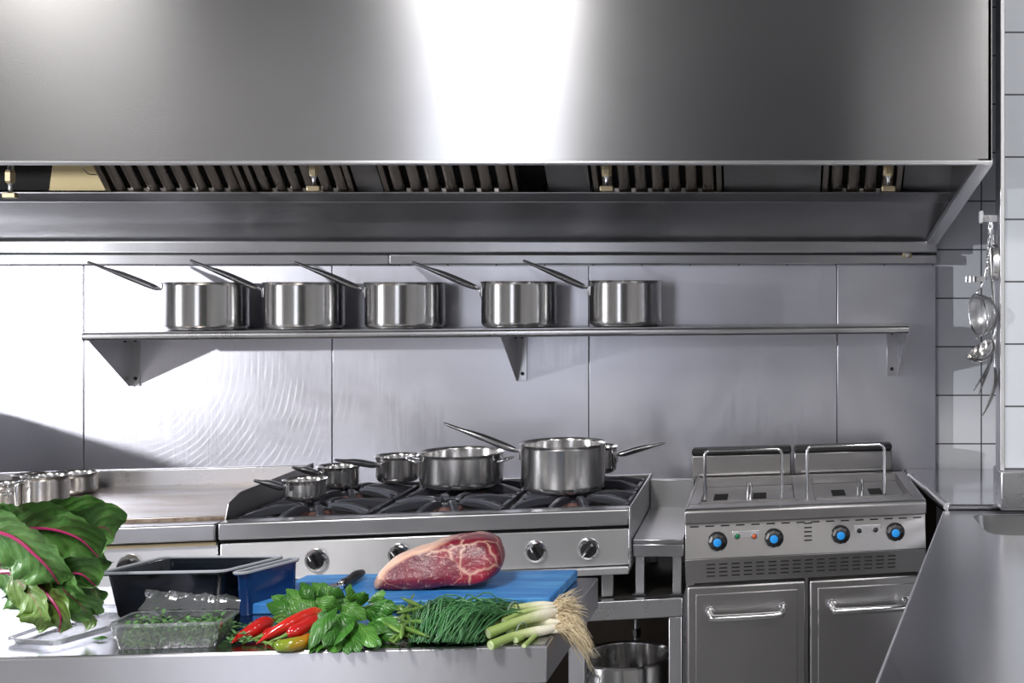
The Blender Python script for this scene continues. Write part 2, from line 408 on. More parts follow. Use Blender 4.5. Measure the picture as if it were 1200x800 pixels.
for a, b, nb, lab in fpx:
    x0, x1 = XW(a, Zf) + .003, XW(b, Zf) - .003
    base = fpt((x0 + x1) / 2, 0, 0)
    t = thing('baffle_filter', lab, 'filter', base, 'baffle filters inside the hood')
    def lo(mb): return mb.xf(lambda v: v - base)
    m = MB()
    for q in ((x0, x0 + .016, 0, FL), (x1 - .016, x1, 0, FL)): fbox(m, q[0], q[1], q[2], q[3], -.03, .012)
    fbox(m, x0, x1, 0, .012, -.03, .01); fbox(m, x0, x1, FL - .016, FL, -.03, .012)
    lo(m).build('frame', M['filter'], t, bevel=.002)
    st = (x1 - x0 - .032) / nb
    for k in range(nb):
        c = x0 + .016 + st * (k + .5)
        m = MB(); prof = []
        w = st * .33
        for j in range(9):
            q = PI * j / 8; prof.append((c - w * math.cos(q), .010 * math.sin(q)))
        A = [fpt(u, .020, o) for u, o in prof]; B = [fpt(u, FL - .016, o) for u, o in prof]
        A2 = [fpt(lerp(c, u, .8), .020, o - .004) for u, o in prof]; B2 = [fpt(lerp(c, u, .8), FL - .016, o - .004) for u, o in prof]
        for j in range(8):
            m.hexa([A[j], A[j+1], A2[j+1], A2[j]], [B[j], B[j+1], B2[j+1], B2[j]])
        lo(m).build('baffle', M['filter'], t, angle=60)
    m = MB()
    for k in range(nb):
        c = x0 + .016 + st * (k + 1) - st * .0
        if k < nb - 1: fbox(m, c - .006, c + .006, .012, .022, -.012, .0)
    lo(m).build('drain_tabs', M['steel_bright'], t)
    fbox(m2 := MB(), x0 + .016, x1 - .016, 0, FL, -.03, -.026); lo(m2).build('rear_plate', M['black_gap'], t)
    if a == 128:
        lo(MB().tube([fpt(x0 - .002, .08, .012), fpt(x0 - .02, .09, .02), fpt(x0 - .026, .13, .024), fpt(x0 - .012, .16, .02), fpt(x0 + .004, .15, .012)], .0016, 6)).build('wire_handle', M['steel_bright'], t)
# suppression nozzles
for i, (px, py, lab) in enumerate(((368, 206, 'brass nozzle hanging in the hood in front of the second filter'),
                                   (711, 206, 'brass nozzle hanging in the middle of the hood'),
                                   (1041, 206, 'brass nozzle hanging at the right end of the hood'),
                                   (12, 214, 'brass nozzle hanging in the dark left end of the hood'))):
    Zn = 3.10; p = P(px, py, Zn)
    t = thing('spray_nozzle', lab, 'nozzle', p, 'spray nozzles in the hood')
    MB().lathe([(0,.40),(.008,.40),(.008,.03),(.0,.03)], seg=12).build('pipe', M['steel_bright'], t)
    MB().lathe([(0,.032),(.011,.032),(.013,.026),(.013,.004),(.009,-.002),(0,-.002)], seg=6).build('nut', M['brass'], t, smooth=False)
    MB().lathe([(0,-.001),(.007,-.001),(.004,-.012),(.006,-.026),(0,-.026)], seg=12).build('tip', M['steel_bright'], t)
    MB().box(-.017, .017, -.008, .008, -.040, -.026).build('cap', M['brass'], t, bevel=.002)

# ================================================================== WALL SHELF
Zs = 3.53
sl, sr = XW(95, Zs), XW(1065, Zs)
zl, zr_ = ZW(389.5, Zs), ZW(381, Zs)
def shz(x): return zl + (zr_ - zl) * (x - sl) / (sr - sl)
shelf = thing('wall_shelf', 'long stainless steel wall shelf carrying five saucepans', 'shelf', (sl, W, zl))
SL = Vector((sl, W, zl))
def sh(mb): return mb.xf(lambda v: Vector((v.x - sl, v.y - W, v.z + shz(v.x) - zl)))      # v.z is relative to the shelf top
m = MB().box(sl, sr, Zs + .006, W, -.003, 0)
prof = [(Zs + .014 - .014 * math.cos(q), -.0125 + .0125 * math.sin(q)) for q in [PI/2 - PI * k / 12 for k in range(13)]]
prof = [(Zs + .012, 0)] + [(Zs + .0125 - .0125 * math.cos(q), -.0125 + .0125 * math.sin(q)) for q in [PI/2 - PI*k/14 for k in range(15)]] + [(Zs + .02, -.025), (Zs + .02, -.003)]
m.prism(prof, 'x', sl, sr); sh(m).build('shelf_board', M['steel'], shelf)
for px_w, tip_px, zbot, fl, nm in ((150, 95, ZW(452, W), 1, 'l'), (606, 591, ZW(446, W), 1, 'm'), (1053, 1065, ZW(440, W), -1, 'r')):
    x = XW(px_w, W) if nm != 'l' else sl + .002
    if nm == 'r': x = sr - .006
    hz_ = zbot - shz(x)
    m = MB()
    fr = .0 if nm != 'm' else .06
    m.prism([(Zs + .012, -.003), (W, -.003), (W, hz_), (W - .012, hz_), (Zs + .012, -.012)], 'x', x, x + .003)
    f0, f1 = (x, x + .032) if fl > 0 else (x - .032, x + .003)
    m.box(f0, f1, W - .004, W - .0005, hz_, -.003)
    m.box(f0, f1, Zs + .03, W, -.007, -.003)
    b = sh(m).build('bracket', M['steel'], shelf, bevel=.0008)
    for q in (.12, .80):
        c = Vector(((f0 + f1) / 2 - sl + (.002 if fl > 0 else -.002), -.004, shz(x) - zl + hz_ * q - .012))
        MB().lathe([(0,.005),(.004,.005),(.006,.002),(.006,0)], seg=12, axis='y', c=c).build('bolt', M['black'], b)
        if fl > 0 and q < .5: MB().lathe([(0,.004),(.004,.004),(.006,.002),(.006,0)], seg=12, axis='x', c=Vector((x + .003 - sl, -.04, c.z))).build('bolt', M['black'], b)

# ================================================================== PANS
def pot_profile(r, h, lip=.004):
    f = min(.018, h * .25); t = .0022
    pr = [(0, 0), (r - f, 0)]
    pr += [(r - f + f * math.sin(q), f - f * math.cos(q)) for q in [PI/2 * k / 6 for k in range(1, 7)]]
    pr += [(r, h - .010), (r + .001, h - .005), (r + lip, h - .0015), (r + lip + .0006, h), (r + lip - .0006, h + .001), (r - .001, h - .002), (r - t, h - .008)]
    pr += [(r - t, f + .002)] + [(r - f + (f - t) * math.cos(q), f + .002 - (f - t) * math.sin(q)) for q in [PI/2 * k / 4 for k in range(1, 5)]]
    pr += [(0, pr[-1][1])]
    return pr
def long_handle(t, r, h, tip, z0=None, name='handle', dirv=None):
    """hollow steel handle from the rim to tip (local), narrow at the pot, wide in the middle, stepped thin end"""
    tip = Vector(tip); a = math.atan2(tip.y, tip.x); u = Vector((math.cos(a), math.sin(a), 0))
    z0 = h - .022 if z0 is None else z0
    p0 = u * (r + .004) + Vector((0, 0, z0))
    k = (tip - p0)
    ctrl = [p0, p0 + k * .14 + Vector((0,0,-.001)), p0 + k * .5 + Vector((0,0,.001)), p0 + k * .78, tip]
    pts = spline(ctrl, 22)
    rad = prof1([.0040, .0075, .0110, .0132, .0140, .0140, .0132, .0118, .0095, .0072, .0066, .0060, .0050], 22)
    m = MB().tube(pts, rad, 12, flat=.72)
    hd = m.build(name, M['steel_handle'], t, angle=60)
    e = tip - k.normalized() * .004
    MB().tube([e + Vector((0,0,.001)) + Vector((math.cos(q)*.004 * k.normalized().x, math.sin(q) * .004, math.cos(q)*.004*k.normalized().z)) for q in [2*PI*i/10 for i in range(10)]], .0014, 6, closed=True).build('hanging_eye', M['steel_bright'], hd)
    n_ = Vector((-u.y, u.x, 0))
    c = u * (r + .0015) + Vector((0, 0, z0 - .006))
    q = [c + n_ * sx * .009 + Vector((0,0,sz)) for sx, sz in ((-1,-.017),(1,-.017),(1,.012),(-1,.012))]
    MB().hexa([x - u * .002 for x in q], [x + u * .003 for x in q]).build('bracket_plate', M['steel_bright'], hd, bevel=.001)
    return hd
def loop_handle(t, r, z, ang, size=.04, out=.03, tilt=.3):
    u = Vector((math.cos(ang), math.sin(ang), 0)); n_ = Vector((-u.y, u.x, 0))
    pts = []
    for i in range(17):
        q = PI * i / 16
        pts.append(u * (r - .001 + out * math.sin(q) ** .6) + n_ * size * math.cos(q) * .9 + Vector((0,0, z + out * math.sin(q) * tilt)))
    MB().tube(pts, .0042, 10).build('loop_handle', M['steel_bright'], t, angle=60)
def body(t, r, h, mat='steel_pot'):
    return MB().lathe(pot_profile(r, h), seg=64).build('pan_body', M[mat], t, angle=50)

Zpot = 3.665
spots = [(242, 96, 331, 'first saucepan from the left on the wall shelf, beside the brightly lit panel', (103, 307), 3.60),
         (357, 92, 331, 'second saucepan from the left on the wall shelf', (223, 305), 3.57),
         (475, 93, 331, 'third saucepan from the left on the wall shelf, the middle one of five', (345, 307), 3.58),
         (608.5, 89, 330, 'fourth saucepan from the left on the wall shelf, above the middle bracket', (483, 307), 3.60),
         (733, 87, 329, 'rightmost saucepan on the wall shelf, with bare shelf to its right', (613, 305), 3.60)]
for px, wd, yr, lab, tip, zt in spots:
    x = XW(px, Zpot); r = wd / 2 * Zpot / F - .003
    z = shz(x) + .0003; h = ZW(yr, Zpot) - z
    t = thing('saucepan', 'stainless steel ' + lab, 'saucepan', (x, Zpot, z), 'saucepans on the wall shelf')
    body(t, r, h)
    long_handle(t, r, h, P(tip[0], tip[1], zt) - Vector((x, Zpot, z)))

# ================================================================== GAS RANGE (front runs slightly away to the right)
HZ = .94
rl, rr = XW(255, 2.872), XW(737, 3.0625); RY = 2.872; RK = (3.0625 - 2.872) / (rr - rl)
RW = rr - rl; RD = .56
def rng(mb, yb=0): return mb.xf(lambda v: Vector((v.x, v.y + RK * v.x, v.z)))      # local coordinates of the range
def on_front(px, py, xl, y0, k, off=0.0):
    """pixel -> local (X, z) on a front plane y = y0 + k X + off"""
    s_ = (px - CX) / F
    X = (s_ * (y0 + off) - xl) / (1 - k * s_)
    return X, CH - (py - CY) * (y0 + off + k * X) / F
rt = thing('gas_range', 'stainless steel gas range with open burners behind the meat', 'stove', (rl, RY, 0))
zt = HZ
rng(MB().box(0, RW, 0, .05, zt - .042, zt)).build('front_rail', M['steel_rail'], rt, bevel=.005, bseg=3)
rng(MB().box(.004, RW - .004, .02, RD, zt - .062, zt - .03)).build('burner_tray', M['steel_dark'], rt, bevel=.002)
rng(MB().box(.004, RW - .004, .018, .04, zt - .056, zt - .036)).build('drip_gap', M['black_gap'], rt)
rng(MB().box(0, RW, .012, RD, .794, zt - .052)).build('control_panel', M['steel_range'], rt, bevel=.003)
rng(MB().box(0, RW, .0, RD, .772, .792)).build('lower_trim', M['steel_range'], rt, bevel=.003)
rng(MB().box(RW + .0005, RW + .005, .0, RD, zt - .15, zt + .006)).build('side_plate', M['steel'], rt, bevel=.001)
rng(MB().box(0, RW, RD - .02, RD, zt - .05, zt + .004)).build('rear_rail', M['steel_dark'], rt, bevel=.002)
for i in (.03, RW - .05, .03, RW - .05):
    pass
for X in (.04, RW - .06):
    for Y in (.06, RD - .06):
        m = MB().box(X - .015, X + .015, Y - .015, Y + .015, .705, .773); rng(m).build('foot', M['steel_dark'], rt, bevel=.003)
for kx, ky, ang in ((371, 656, 120), (468, 650, 128), (628, 646, 118), (690, 643, 230)):
    X, z = on_front(kx, ky, rl, RY, RK, .012)
    Yk = .012 + RK * X
    c = Vector((X, Yk, z))
    kn = MB().lathe([(0,.0),(.029,.0),(.029,.004),(.026,.008),(.0215,.009),(.0215,.005),(0,.005)], seg=40, axis='y', c=c).build('knob', M['steel_bright'], rt)
    MB().lathe([(0,.016),(.018,.016),(.0205,.012),(.0205,.004),(0,.004)], seg=32, axis='y', c=c).build('knob_disc', M['black'], kn)
    q = math.radians(ang); dx, dz = math.cos(q), math.sin(q)
    def pq(a, b, y): return c + Vector((dx*a - dz*b, y, dz*a + dx*b))
    g = MB().hexa([pq(-.019,-.0055,-.014), pq(.019,-.0055,-.014), pq(.019,.0055,-.014), pq(-.019,.0055,-.014)],
                  [pq(-.017,-.004,-.032), pq(.017,-.004,-.032), pq(.017,.004,-.032), pq(-.017,.004,-.032)])
    g.build('knob_grip', M['black'], kn, bevel=.0015)
    MB().hexa([pq(.005,-.0011,-.031), pq(.0172,-.0011,-.031), pq(.0172,.0011,-.031), pq(.005,.0011,-.031)],
              [pq(.005,-.0011,-.0328), pq(.0172,-.0011,-.0328), pq(.0172,.0011,-.0328), pq(.005,.0011,-.0328)]).build('pointer', M['white_mark'], kn)
M['burner'] = simple_noise('burner_rust', (.14,.055,.045), (.22,.13,.11), 30, .6, bump=.2)
zg = zt + .016      # pan supports' top
labels_ps = {(0,0): 'cast iron pan support at the front left of the range, under the smallest saucepan',
             (1,0): 'cast iron pan support at the front middle of the range, in front of the casserole',
             (2,0): 'cast iron pan support at the front right of the range, under the large saucepan',
             (0,1): 'cast iron pan support at the rear left of the range',
             (1,1): 'cast iron pan support at the rear middle of the range, under the casserole',
             (2,1): 'cast iron pan support at the rear right of the range, behind the large saucepan'}
for (ci, ri), lab in labels_ps.items():
    cxl = RW * (ci + .5) / 3; cyl = .06 + (RD - .09) * (ri + .5) / 2
    hw, hd = RW / 6 - .010, (RD - .09) / 4 - .004
    c = Vector((rl + cxl, RY + RK * cxl + cyl, zt - .03))
    ps = thing('pan_support', lab, 'pan support', c, 'cast iron pan supports on the range')
    sk = lambda mb: mb.xf(lambda v: Vector((v.x, v.y + RK * v.x, v.z)))
    m = MB()
    for b in ((-hw, hw, -hd, -hd + .012), (-hw, hw, hd - .012, hd), (-hw, -hw + .012, -hd, hd), (hw - .012, hw, -hd, hd)): m.box(b[0], b[1], b[2], b[3], .012, .028)
    for cx_, cy_ in ((-1,-1),(1,-1),(1,1),(-1,1)): m.box(cx_*hw - (.012 if cx_ > 0 else 0), cx_*hw + (.012 if cx_ < 0 else 0), cy_*hd - (.012 if cy_ > 0 else 0), cy_*hd + (.012 if cy_ < 0 else 0), .001, .014)
    sk(m).build('frame', M['iron'], ps, bevel=.003)
    for k in range(8):
        a = 2*PI*k/8 + PI/8
        R = min(hw / max(1e-6, abs(math.cos(a))), hd / max(1e-6, abs(math.sin(a)))) - .003
        u = Vector((math.cos(a), math.sin(a), 0)); nn = Vector((-u.y, u.x, 0))
        prof = [(R, .012), (R, .030), (R*.85, .038), (R*.62, .0455), (.055, .046), (.040, .043), (.034, .034), (.036, .026), (.06, .024), (R*.7, .02)]
        th = .0075
        m = MB().hexa([u*p + nn*th + Vector((0,0,z)) for p, z in prof], [u*p - nn*th + Vector((0,0,z)) for p, z in prof])
        sk(m).build('arm', M['iron'], ps, bevel=.003)
    bn = Vector((cxl, RK * cxl + cyl, 0))
    bb = MB().lathe([(0, zt - .006), (.030, zt - .006), (.036, zt - .012), (.036, zt - .02), (.045, zt - .022), (.045, zt - .032), (0, zt - .032)], seg=32, c=bn).build('burner', M['burner'], rt)
    MB().lathe([(0, zt), (.022, zt), (.026, zt - .003), (.026, zt - .007), (0, zt - .007)], seg=32, c=bn).build('burner_cap', M['iron'], bb)
ZG = zt - .03 + .046 + .0004
def range_pan(px, py_c, w, yr, name, label, cat):
    """px, py_c: centre of the base; w: rim width in pixels; yr: rim centre y"""
    b = ONZ(px, py_c, ZG); r = w / 2 * b.y / F - .003; h = ZW(yr, b.y) - ZG
    t = thing(name, label, cat, b); body(t, r, h); return t, r, h, b
G = 'pans standing on the range'
t, r, h, b = range_pan(660, 573, 100, 518.5, 'saucepan', 'large tall stainless steel saucepan at the front right of the range', 'saucepan')
long_handle(t, r, h, P(520, 496, b.y - .03) - b)
t, r, h, b = range_pan(541, 567.5, 98, 529, 'casserole', 'low wide stainless steel casserole with two loop handles on the range', 'casserole')
loop_handle(t, r, h - .022, PI + .25, .034, .034); loop_handle(t, r, h - .022, -.1, .034, .034)
t, r, h, b = range_pan(700, 553, 48, 522.5, 'saucepan', 'small saucepan mostly hidden behind the large one, its handle pointing right', 'saucepan')
long_handle(t, r, h, P(779, 518.5, b.y - .05) - b, h - .024)
t, r, h, b = range_pan(357.5, 583.5, 49, 561, 'saucepan', 'smallest saucepan at the front left corner of the range', 'saucepan')
long_handle(t, r, h, (-.09, -.10, h + .012), h - .016)
t, r, h, b = range_pan(397, 569, 48, 545.5, 'saucepan', 'small browned saucepan at the rear left of the range', 'saucepan')
long_handle(t, r, h, (-.085, -.11, h + .012), h - .016)
t, r, h, b = range_pan(466, 563.5, 52, 533.5, 'saucepan', 'medium saucepan between the browned saucepan and the casserole', 'saucepan')
long_handle(t, r, h, (-.12, -.16, h + .01), h - .02)

# ================================================================== GRIDDLE left of the range
gl = -2.44; GW = rl - .006 - gl
GY = RY + RK * (gl - rl)
gt = thing('griddle', 'stainless steel griddle with a smooth brown-edged plate left of the range', 'griddle', (gl, GY, 0))
gk = lambda mb: mb.xf(lambda v: Vector((v.x, v.y + RK * v.x, v.z)))
M['griddle_plate'] = None
n = N('griddle_plate'); n.set(Metallic=1.0)
f = n.noise(n.coord((1.2, 4, 1)), 3.0, 5, .6, .6)
n.l(n.mix(n.ramp(f, [(.35, 0.0), (.7, 1.0)]), (.44,.42,.41,1), (.38,.31,.25,1)), n.b.inputs['Base Color'])
n.l(n.math('ADD', .22, n.math('MULTIPLY', f, .22)), n.b.inputs['Roughness']); M['griddle_plate'] = n.m
M['burnt'] = simple_noise('burnt_edge', (.09,.05,.03), (.38,.31,.24), 40, .6)
GD = .60
# back of griddle follows the wall, not the front
def gq(mb, x0, x1, y0a, y1a, z0, z1): return mb.box(x0, x1, y0a, y1a, z0, z1)
gk(gq(MB(), 0, GW, 0, .06, HZ - .042, HZ - .002)).build('front_rail', M['steel_rail'], gt, bevel=.004)
gk(gq(MB(), 0, GW, .062, .072, HZ - .02, HZ + .004)).build('plate_edge', M['burnt'], gt, bevel=.001)['label'] = 'burnt brown front edge of the plate'
gk(gq(MB(), 0, GW - .004, .073, GD, HZ - .02, HZ + .006)).build('plate', M['griddle_plate'], gt, bevel=.002)
gk(gq(MB(), 0, GW, GD, GD + .025, HZ - .05, HZ + .052)).build('backsplash', M['steel'], gt, bevel=.003)
gk(MB().prism([(.055, HZ - .01), (.075, HZ + .035), (.14, HZ + .052), (GD + .025, HZ + .056), (GD + .025, HZ - .03), (.055, HZ - .03)], 'x', GW - .003, GW)).build('divider_plate', M['steel_dark'], gt, bevel=.0005)
gk(gq(MB(), .0, GW - .01, .03, .05, HZ - .060, HZ - .040)).build('drip_gap', M['black_gap'], gt)
gk(gq(MB(), 0, GW - .003, .022, GD, .785, HZ - .052)).build('control_panel', M['steel_range'], gt, bevel=.003)
gk(gq(MB(), 0, GW - .003, .012, .022, HZ - .055, HZ - .047)).build('drip_strip', M['brass'], gt)
gk(gq(MB(), 0, GW - .003, .01, GD, .706, .783)).build('lower_trim', M['steel_range'], gt, bevel=.003)
for px, py in ((152, 663),(312,655)):
    X, z = on_front(px, py, gl, GY, RK, .022)
    if X > GW: continue
    c = Vector((X, .022 + RK*X, z))
    kn = MB().lathe([(0,.0),(.029,.0),(.029,.004),(.026,.008),(0,.008)], seg=32, axis='y', c=c).build('knob', M['steel_bright'], gt)
    MB().lathe([(0,.03),(.017,.03),(.0205,.02),(.0205,.006),(0,.006)], seg=32, axis='y', c=c).build('knob_disc', M['black'], kn)
# pans on the griddle plate
ZP = HZ + .0064
def gpan(px, py_c, w, yr, name, label, cat):
    b = ONZ(px, py_c, ZP); r = w / 2 * b.y / F - .003; h = ZW(yr, b.y) - ZP
    t = thing(name, label, cat, b); body(t, r, h); return t, r, h, b
t, r, h, b = gpan(54, 597, 51, 556.5, 'tall_pot', 'tall polished steel pot with a flat vertical handle on the griddle', 'pot')
ang = math.radians(247); u = Vector((math.cos(ang), math.sin(ang), 0)); nn = Vector((-u.y, u.x, 0))
pts = [u * (r + o) + Vector((0, 0, z)) for o, z in ((.0, h*.90), (.018, h*.91), (.026, h*.84), (.027, h*.5), (.024, h*.2), (.014, h*.12), (0, h*.12))]
MB().tube(spline(pts, 20), .007, 8, flat=.45, up=u).build('strap_handle', M['steel_bright'], t)
t, r, h, b = gpan(87, 577, 52, 553.5, 'saucepan', 'low steel pan with a ring handle at the back of the griddle', 'saucepan')
loop_handle(t, r, h - .02, math.radians(255), .026, .03, -.1)
t, r, h, b = gpan(4, 599, 46, 566, 'saucepan', 'dark steel pan cut off by the left edge on the griddle', 'saucepan')
loop_handle(t, r, h - .02, math.radians(300), .022, .025, .1)
t, r, h, b = gpan(36, 579, 40, 555.5, 'saucepan', 'low steel pan standing behind the tall polished pot', 'saucepan')
# unseen steel box added further left, sloped top shaped to shade the wall's lower left
bx0, bx1, by0, by1 = -3.60, -2.47, 2.70, 3.3
t = thing('shade_box', 'unseen steel box added left of the griddle, its sloped top shaped to shade the wall', 'shade box', ((bx0+bx1)/2, (by0+by1)/2, 0))
o0 = Vector(t.location)
MB().box(bx0, bx1, by0, by1, 0.0, .98).xf(lambda v: v - o0).build('shade_box_casing', M['steel_dark'], t, bevel=.01)
MB().prism([(bx0, .985), (bx1, .985), (bx1, 1.09), (-2.83, 1.235), (-3.12, 1.295), (-3.34, 1.39), (bx0, 1.50)], 'y', by0, by1).xf(lambda v: v - o0).build('lid', M['steel'], t, bevel=.01)  # sloped top of the added shade box
MB().tube([((bx0+bx1)/2 - .15, by0 - .001, 1.1), ((bx0+bx1)/2 - .15, by0 - .05, 1.1), ((bx0+bx1)/2 + .15, by0 - .05, 1.1), ((bx0+bx1)/2 + .15, by0 - .001, 1.1)], .01, 10).xf(lambda v: v - o0).build('shade_box_handle', M['steel_bright'], t)

# ================================================================== STAND under the range, neutral worktop, stockpot
sx0, sx1 = -2.44, XW(800, 3.10); sy = 2.92
ST = .703
st = thing('steel_stand', 'open steel stand carrying the range and griddle', 'stand', ((sx0+sx1)/2, 3.2, 0))
o1 = Vector(st.location)
KS = RK
def sk2(mb): return mb.xf(lambda v: Vector((v.x, v.y + KS * (v.x - sx1), v.z)) - o1)
SY = 3.10
sk2(MB().box(sx0, sx1, SY, SY + .03, ST - .05, ST)).build('front_rail', M['steel'], st, bevel=.003)
sk2(MB().box(sx0, sx1, SY + .031, SY + .5, ST - .006, ST - .0005)).build('stand_top', plain('dark_stand_steel', (.035,.033,.03), .6, .3), st, bevel=.001)  # stand top in one dark, rough steel
sk2(MB().box(sx0, sx1, SY + .02, SY + .5, .16, .19)).build('lower_shelf', M['steel_dark'], st, bevel=.003)
for x in (sx0 + .02, -1.2, sx1 - .036):
    for y in (SY + .004, SY + .46):
        sk2(MB().box(x, x + .034, y, y + .034, 0, ST - .006 if y > SY + .1 else ST - .05)).build('leg', M['steel'], st, bevel=.003)
nu = thing('neutral_worktop', 'low plain steel worktop between the range and the fryer', 'worktop', (XW(770, 3.12), 3.3, ST))
o2 = Vector(nu.location)
nx0, nx1 = rr + .007, XW(803, 3.10) - .004
NY = 3.09; nz = ZW(632, NY)
def nk(mb): return mb.xf(lambda v: Vector(v) - o2)
nk(MB().box(nx0, nx1, NY, NY + .46, nz - .012, nz).box(nx0, nx1, NY + .001, NY + .02, nz - .045, nz - .0125)).build('top', M['steel_top'], nu, bevel=.002)
nk(MB().box(nx0, nx1, NY + .46, NY + .485, nz - .05, ZW(562, NY + .46))).build('upstand', M['steel_dark'], nu, bevel=.002)
for px in (743, 787):
    x = XW(px, NY)
    nk(MB().box(x, x + .023, NY + .03, NY + .053, ST + .0005, nz - .012)).build('leg', M['steel'], nu, bevel=.002)
    nk(MB().box(x, x + .023, NY + .40, NY + .423, ST + .0005, nz - .012)).build('leg', M['steel'], nu, bevel=.002)
    nk(MB().box(x - .006, x + .029, NY + .02, NY + .063, ST + .0005, ST + .006)).build('foot_plate', M['black'], nu, bevel=.001)
b = Vector((XW(733, 3.30), 3.30, .1905)); r = 52 * 3.30 / F
t = thing('stockpot', 'large open stockpot on the lower shelf of the stand', 'stockpot', b)
h = ZW(766, 3.30) - b.z; body(t, r, h)
loop_handle(t, r, h - .05, PI * .5, .04, .03); loop_handle(t, r, h - .05, -PI * .5 - .8, .04, .03)
t = thing('gas_pipe', 'thin gas pipe with a tap under the range stand', 'pipe', P(746, 700, 3.5))
MB().tube([(0, 0, .0), (0, 0, -.22)], .008, 10).build('pipe', M['steel_dark'], t)
MB().lathe([(0,-.09),(.013,-.09),(.013,-.115),(0,-.115)], seg=8).build('collar', M['black'], t)
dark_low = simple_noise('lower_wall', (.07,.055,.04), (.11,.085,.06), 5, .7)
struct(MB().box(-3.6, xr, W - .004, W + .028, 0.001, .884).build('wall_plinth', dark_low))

# ================================================================== FRYER
FZ = .945
fl_, fr_ = XW(803, 3.023), XW(1085, 3.158); FY = 3.023; FK = (3.158 - 3.023) / (fr_ - fl_); FW = fr_ - fl_; FD = .60
fy = thing('twin_fryer', 'stainless steel twin fryer with blue-capped knobs and two doors', 'fryer', (fl_, FY, 0))
fk = lambda mb: mb.xf(lambda v: Vector((v.x, v.y + FK * v.x, v.z)))
def fX(px, y=0.0): return on_front(px, 600, fl_, FY, FK, y)[0]
zr0 = .908; zp0 = .819; zv0 = .754
fk(MB().prism([(0, zr0), (0, FZ - .008), (.008, FZ), (.07, FZ), (.07, zr0)], 'x', -.002, FW + .002)).build('front_rail', M['steel_fryer'], fy, bevel=.003)
# carcass sides, back, floor
m = MB().box(0, .02, .03, FD - .07, .10, zr0).box(FW - .02, FW, .03, FD - .07, .10, zr0).box(0, FW, FD - .09, FD - .07, .1, FZ).box(0, FW, .03, FD - .07, .10, .12)
m.box(.01, FW - .01, .045, .06, .12, zr0)
fk(m).build('cabinet_body', M['steel_fryer'], fy)
pan_y0, pan_y1 = .016, -.004          # control panel: top set back, bottom forward
def py_at(z): return lerp(pan_y0, pan_y1, (zr0 - z) / (zr0 - zp0))
fk(MB().prism([(pan_y0, zr0), (pan_y1, zp0), (.05, zp0), (.05, zr0)], 'x', 0, FW)).build('control_panel', M['steel_fryer'], fy, bevel=.001)
fk(MB().prism([(pan_y1, zp0 - .001), (.014, zv0), (.05, zv0), (.05, zp0 - .001)], 'x', 0, FW)).build('vent_panel', M['steel_fryer'], fy, bevel=.001)
def vy_at(z): return lerp(pan_y1, .014, (zp0 - z) / (zp0 - zv0))
m = MB()
for i in range(16):
    X = FW * (.035 + .93 * i / 15); z = zr0 - .010; m.box(X - .011, X + .011, py_at(z) - .0008, py_at(z) + .002, z - .0015, z + .0015)
fk(m).build('vent_grille', M['black_gap'], fy); m = MB()
for i in range(5):
    z = .895 - i * .0105; X = FW * .5; m.box(X - .010, X + .010, py_at(z) - .0008, py_at(z) + .002, z - .0016, z + .0016)
fk(m).build('vent_grille', M['black_gap'], fy); m = MB()
for i in range(16):
    for j in range(4):
        X = lerp(fX(833), fX(1045), i / 15); z = .803 - j * .0105; m.box(X - .0105, X + .0105, vy_at(z) - .0008, vy_at(z) + .002, z - .0017, z + .0017)
fk(m).build('vent_grille', M['black_gap'], fy)
for kx, ky in ((841, 634), (907, 630), (985, 626), (1049, 623)):
    X, z = on_front(kx, ky, fl_, FY, FK, .006); c = Vector((X, py_at(z) + FK * X, z))
    kn = MB().lathe([(0,.003),(.025,.003),(.025,.0)], seg=32, axis='y', c=c).build('knob', M['rubber'], fy)
    MB().lathe([(0,.017),(.013,.017),(.016,.016),(.0225,.012),(.0235,.003),(0,.003)], seg=8, axis='y', c=c).build('knob_grip', M['black'], kn, smooth=False, bevel=.001)
    MB().lathe([(0,.019),(.0085,.019),(.0105,.018),(.0105,.015),(0,.015)], seg=28, axis='y', c=c).build('knob_cap', M['blue_cap'], kn)
n = N('green_lamp'); n.set(Base_Color=(.01,.22,.09,1), Roughness=.15); M['green_lamp'] = n.m
n = N('orange_lamp'); n.set(Base_Color=(.55,.10,.03,1), Roughness=.15); M['orange_lamp'] = n.m
for px, py, mt in ((864, 628, 'green_lamp'), (884, 628, 'orange_lamp'), (1007, 621.5, 'black'), (1026, 620.5, 'black')):
    X, z = on_front(px, py, fl_, FY, FK, .006); c = Vector((X, py_at(z) + FK * X, z))
    il = MB().lathe([(0,.004),(.0075,.004),(.0085,.001),(.0085,0)], seg=20, axis='y', c=c).build('indicator_lamp', M['steel_bright'], fy)
    MB().lathe([(0,.009),(.003,.0085),(.0055,.006),(.006,.003),(0,.003)], seg=20, axis='y', c=c).build('lens', M[mt], il)
for a, b in ((858, 890), (1001, 1032)):
    Xa, z = on_front(a, 628 if a < 900 else 621, fl_, FY, FK, .006); Xb = on_front(b, 628, fl_, FY, FK, .006)[0]
    fk(MB().box(Xa, Xb, py_at(z) - .001, py_at(z) + .002, z - .012, z + .012)).build('lamp_plate', M['steel_range'], fy, bevel=.002)
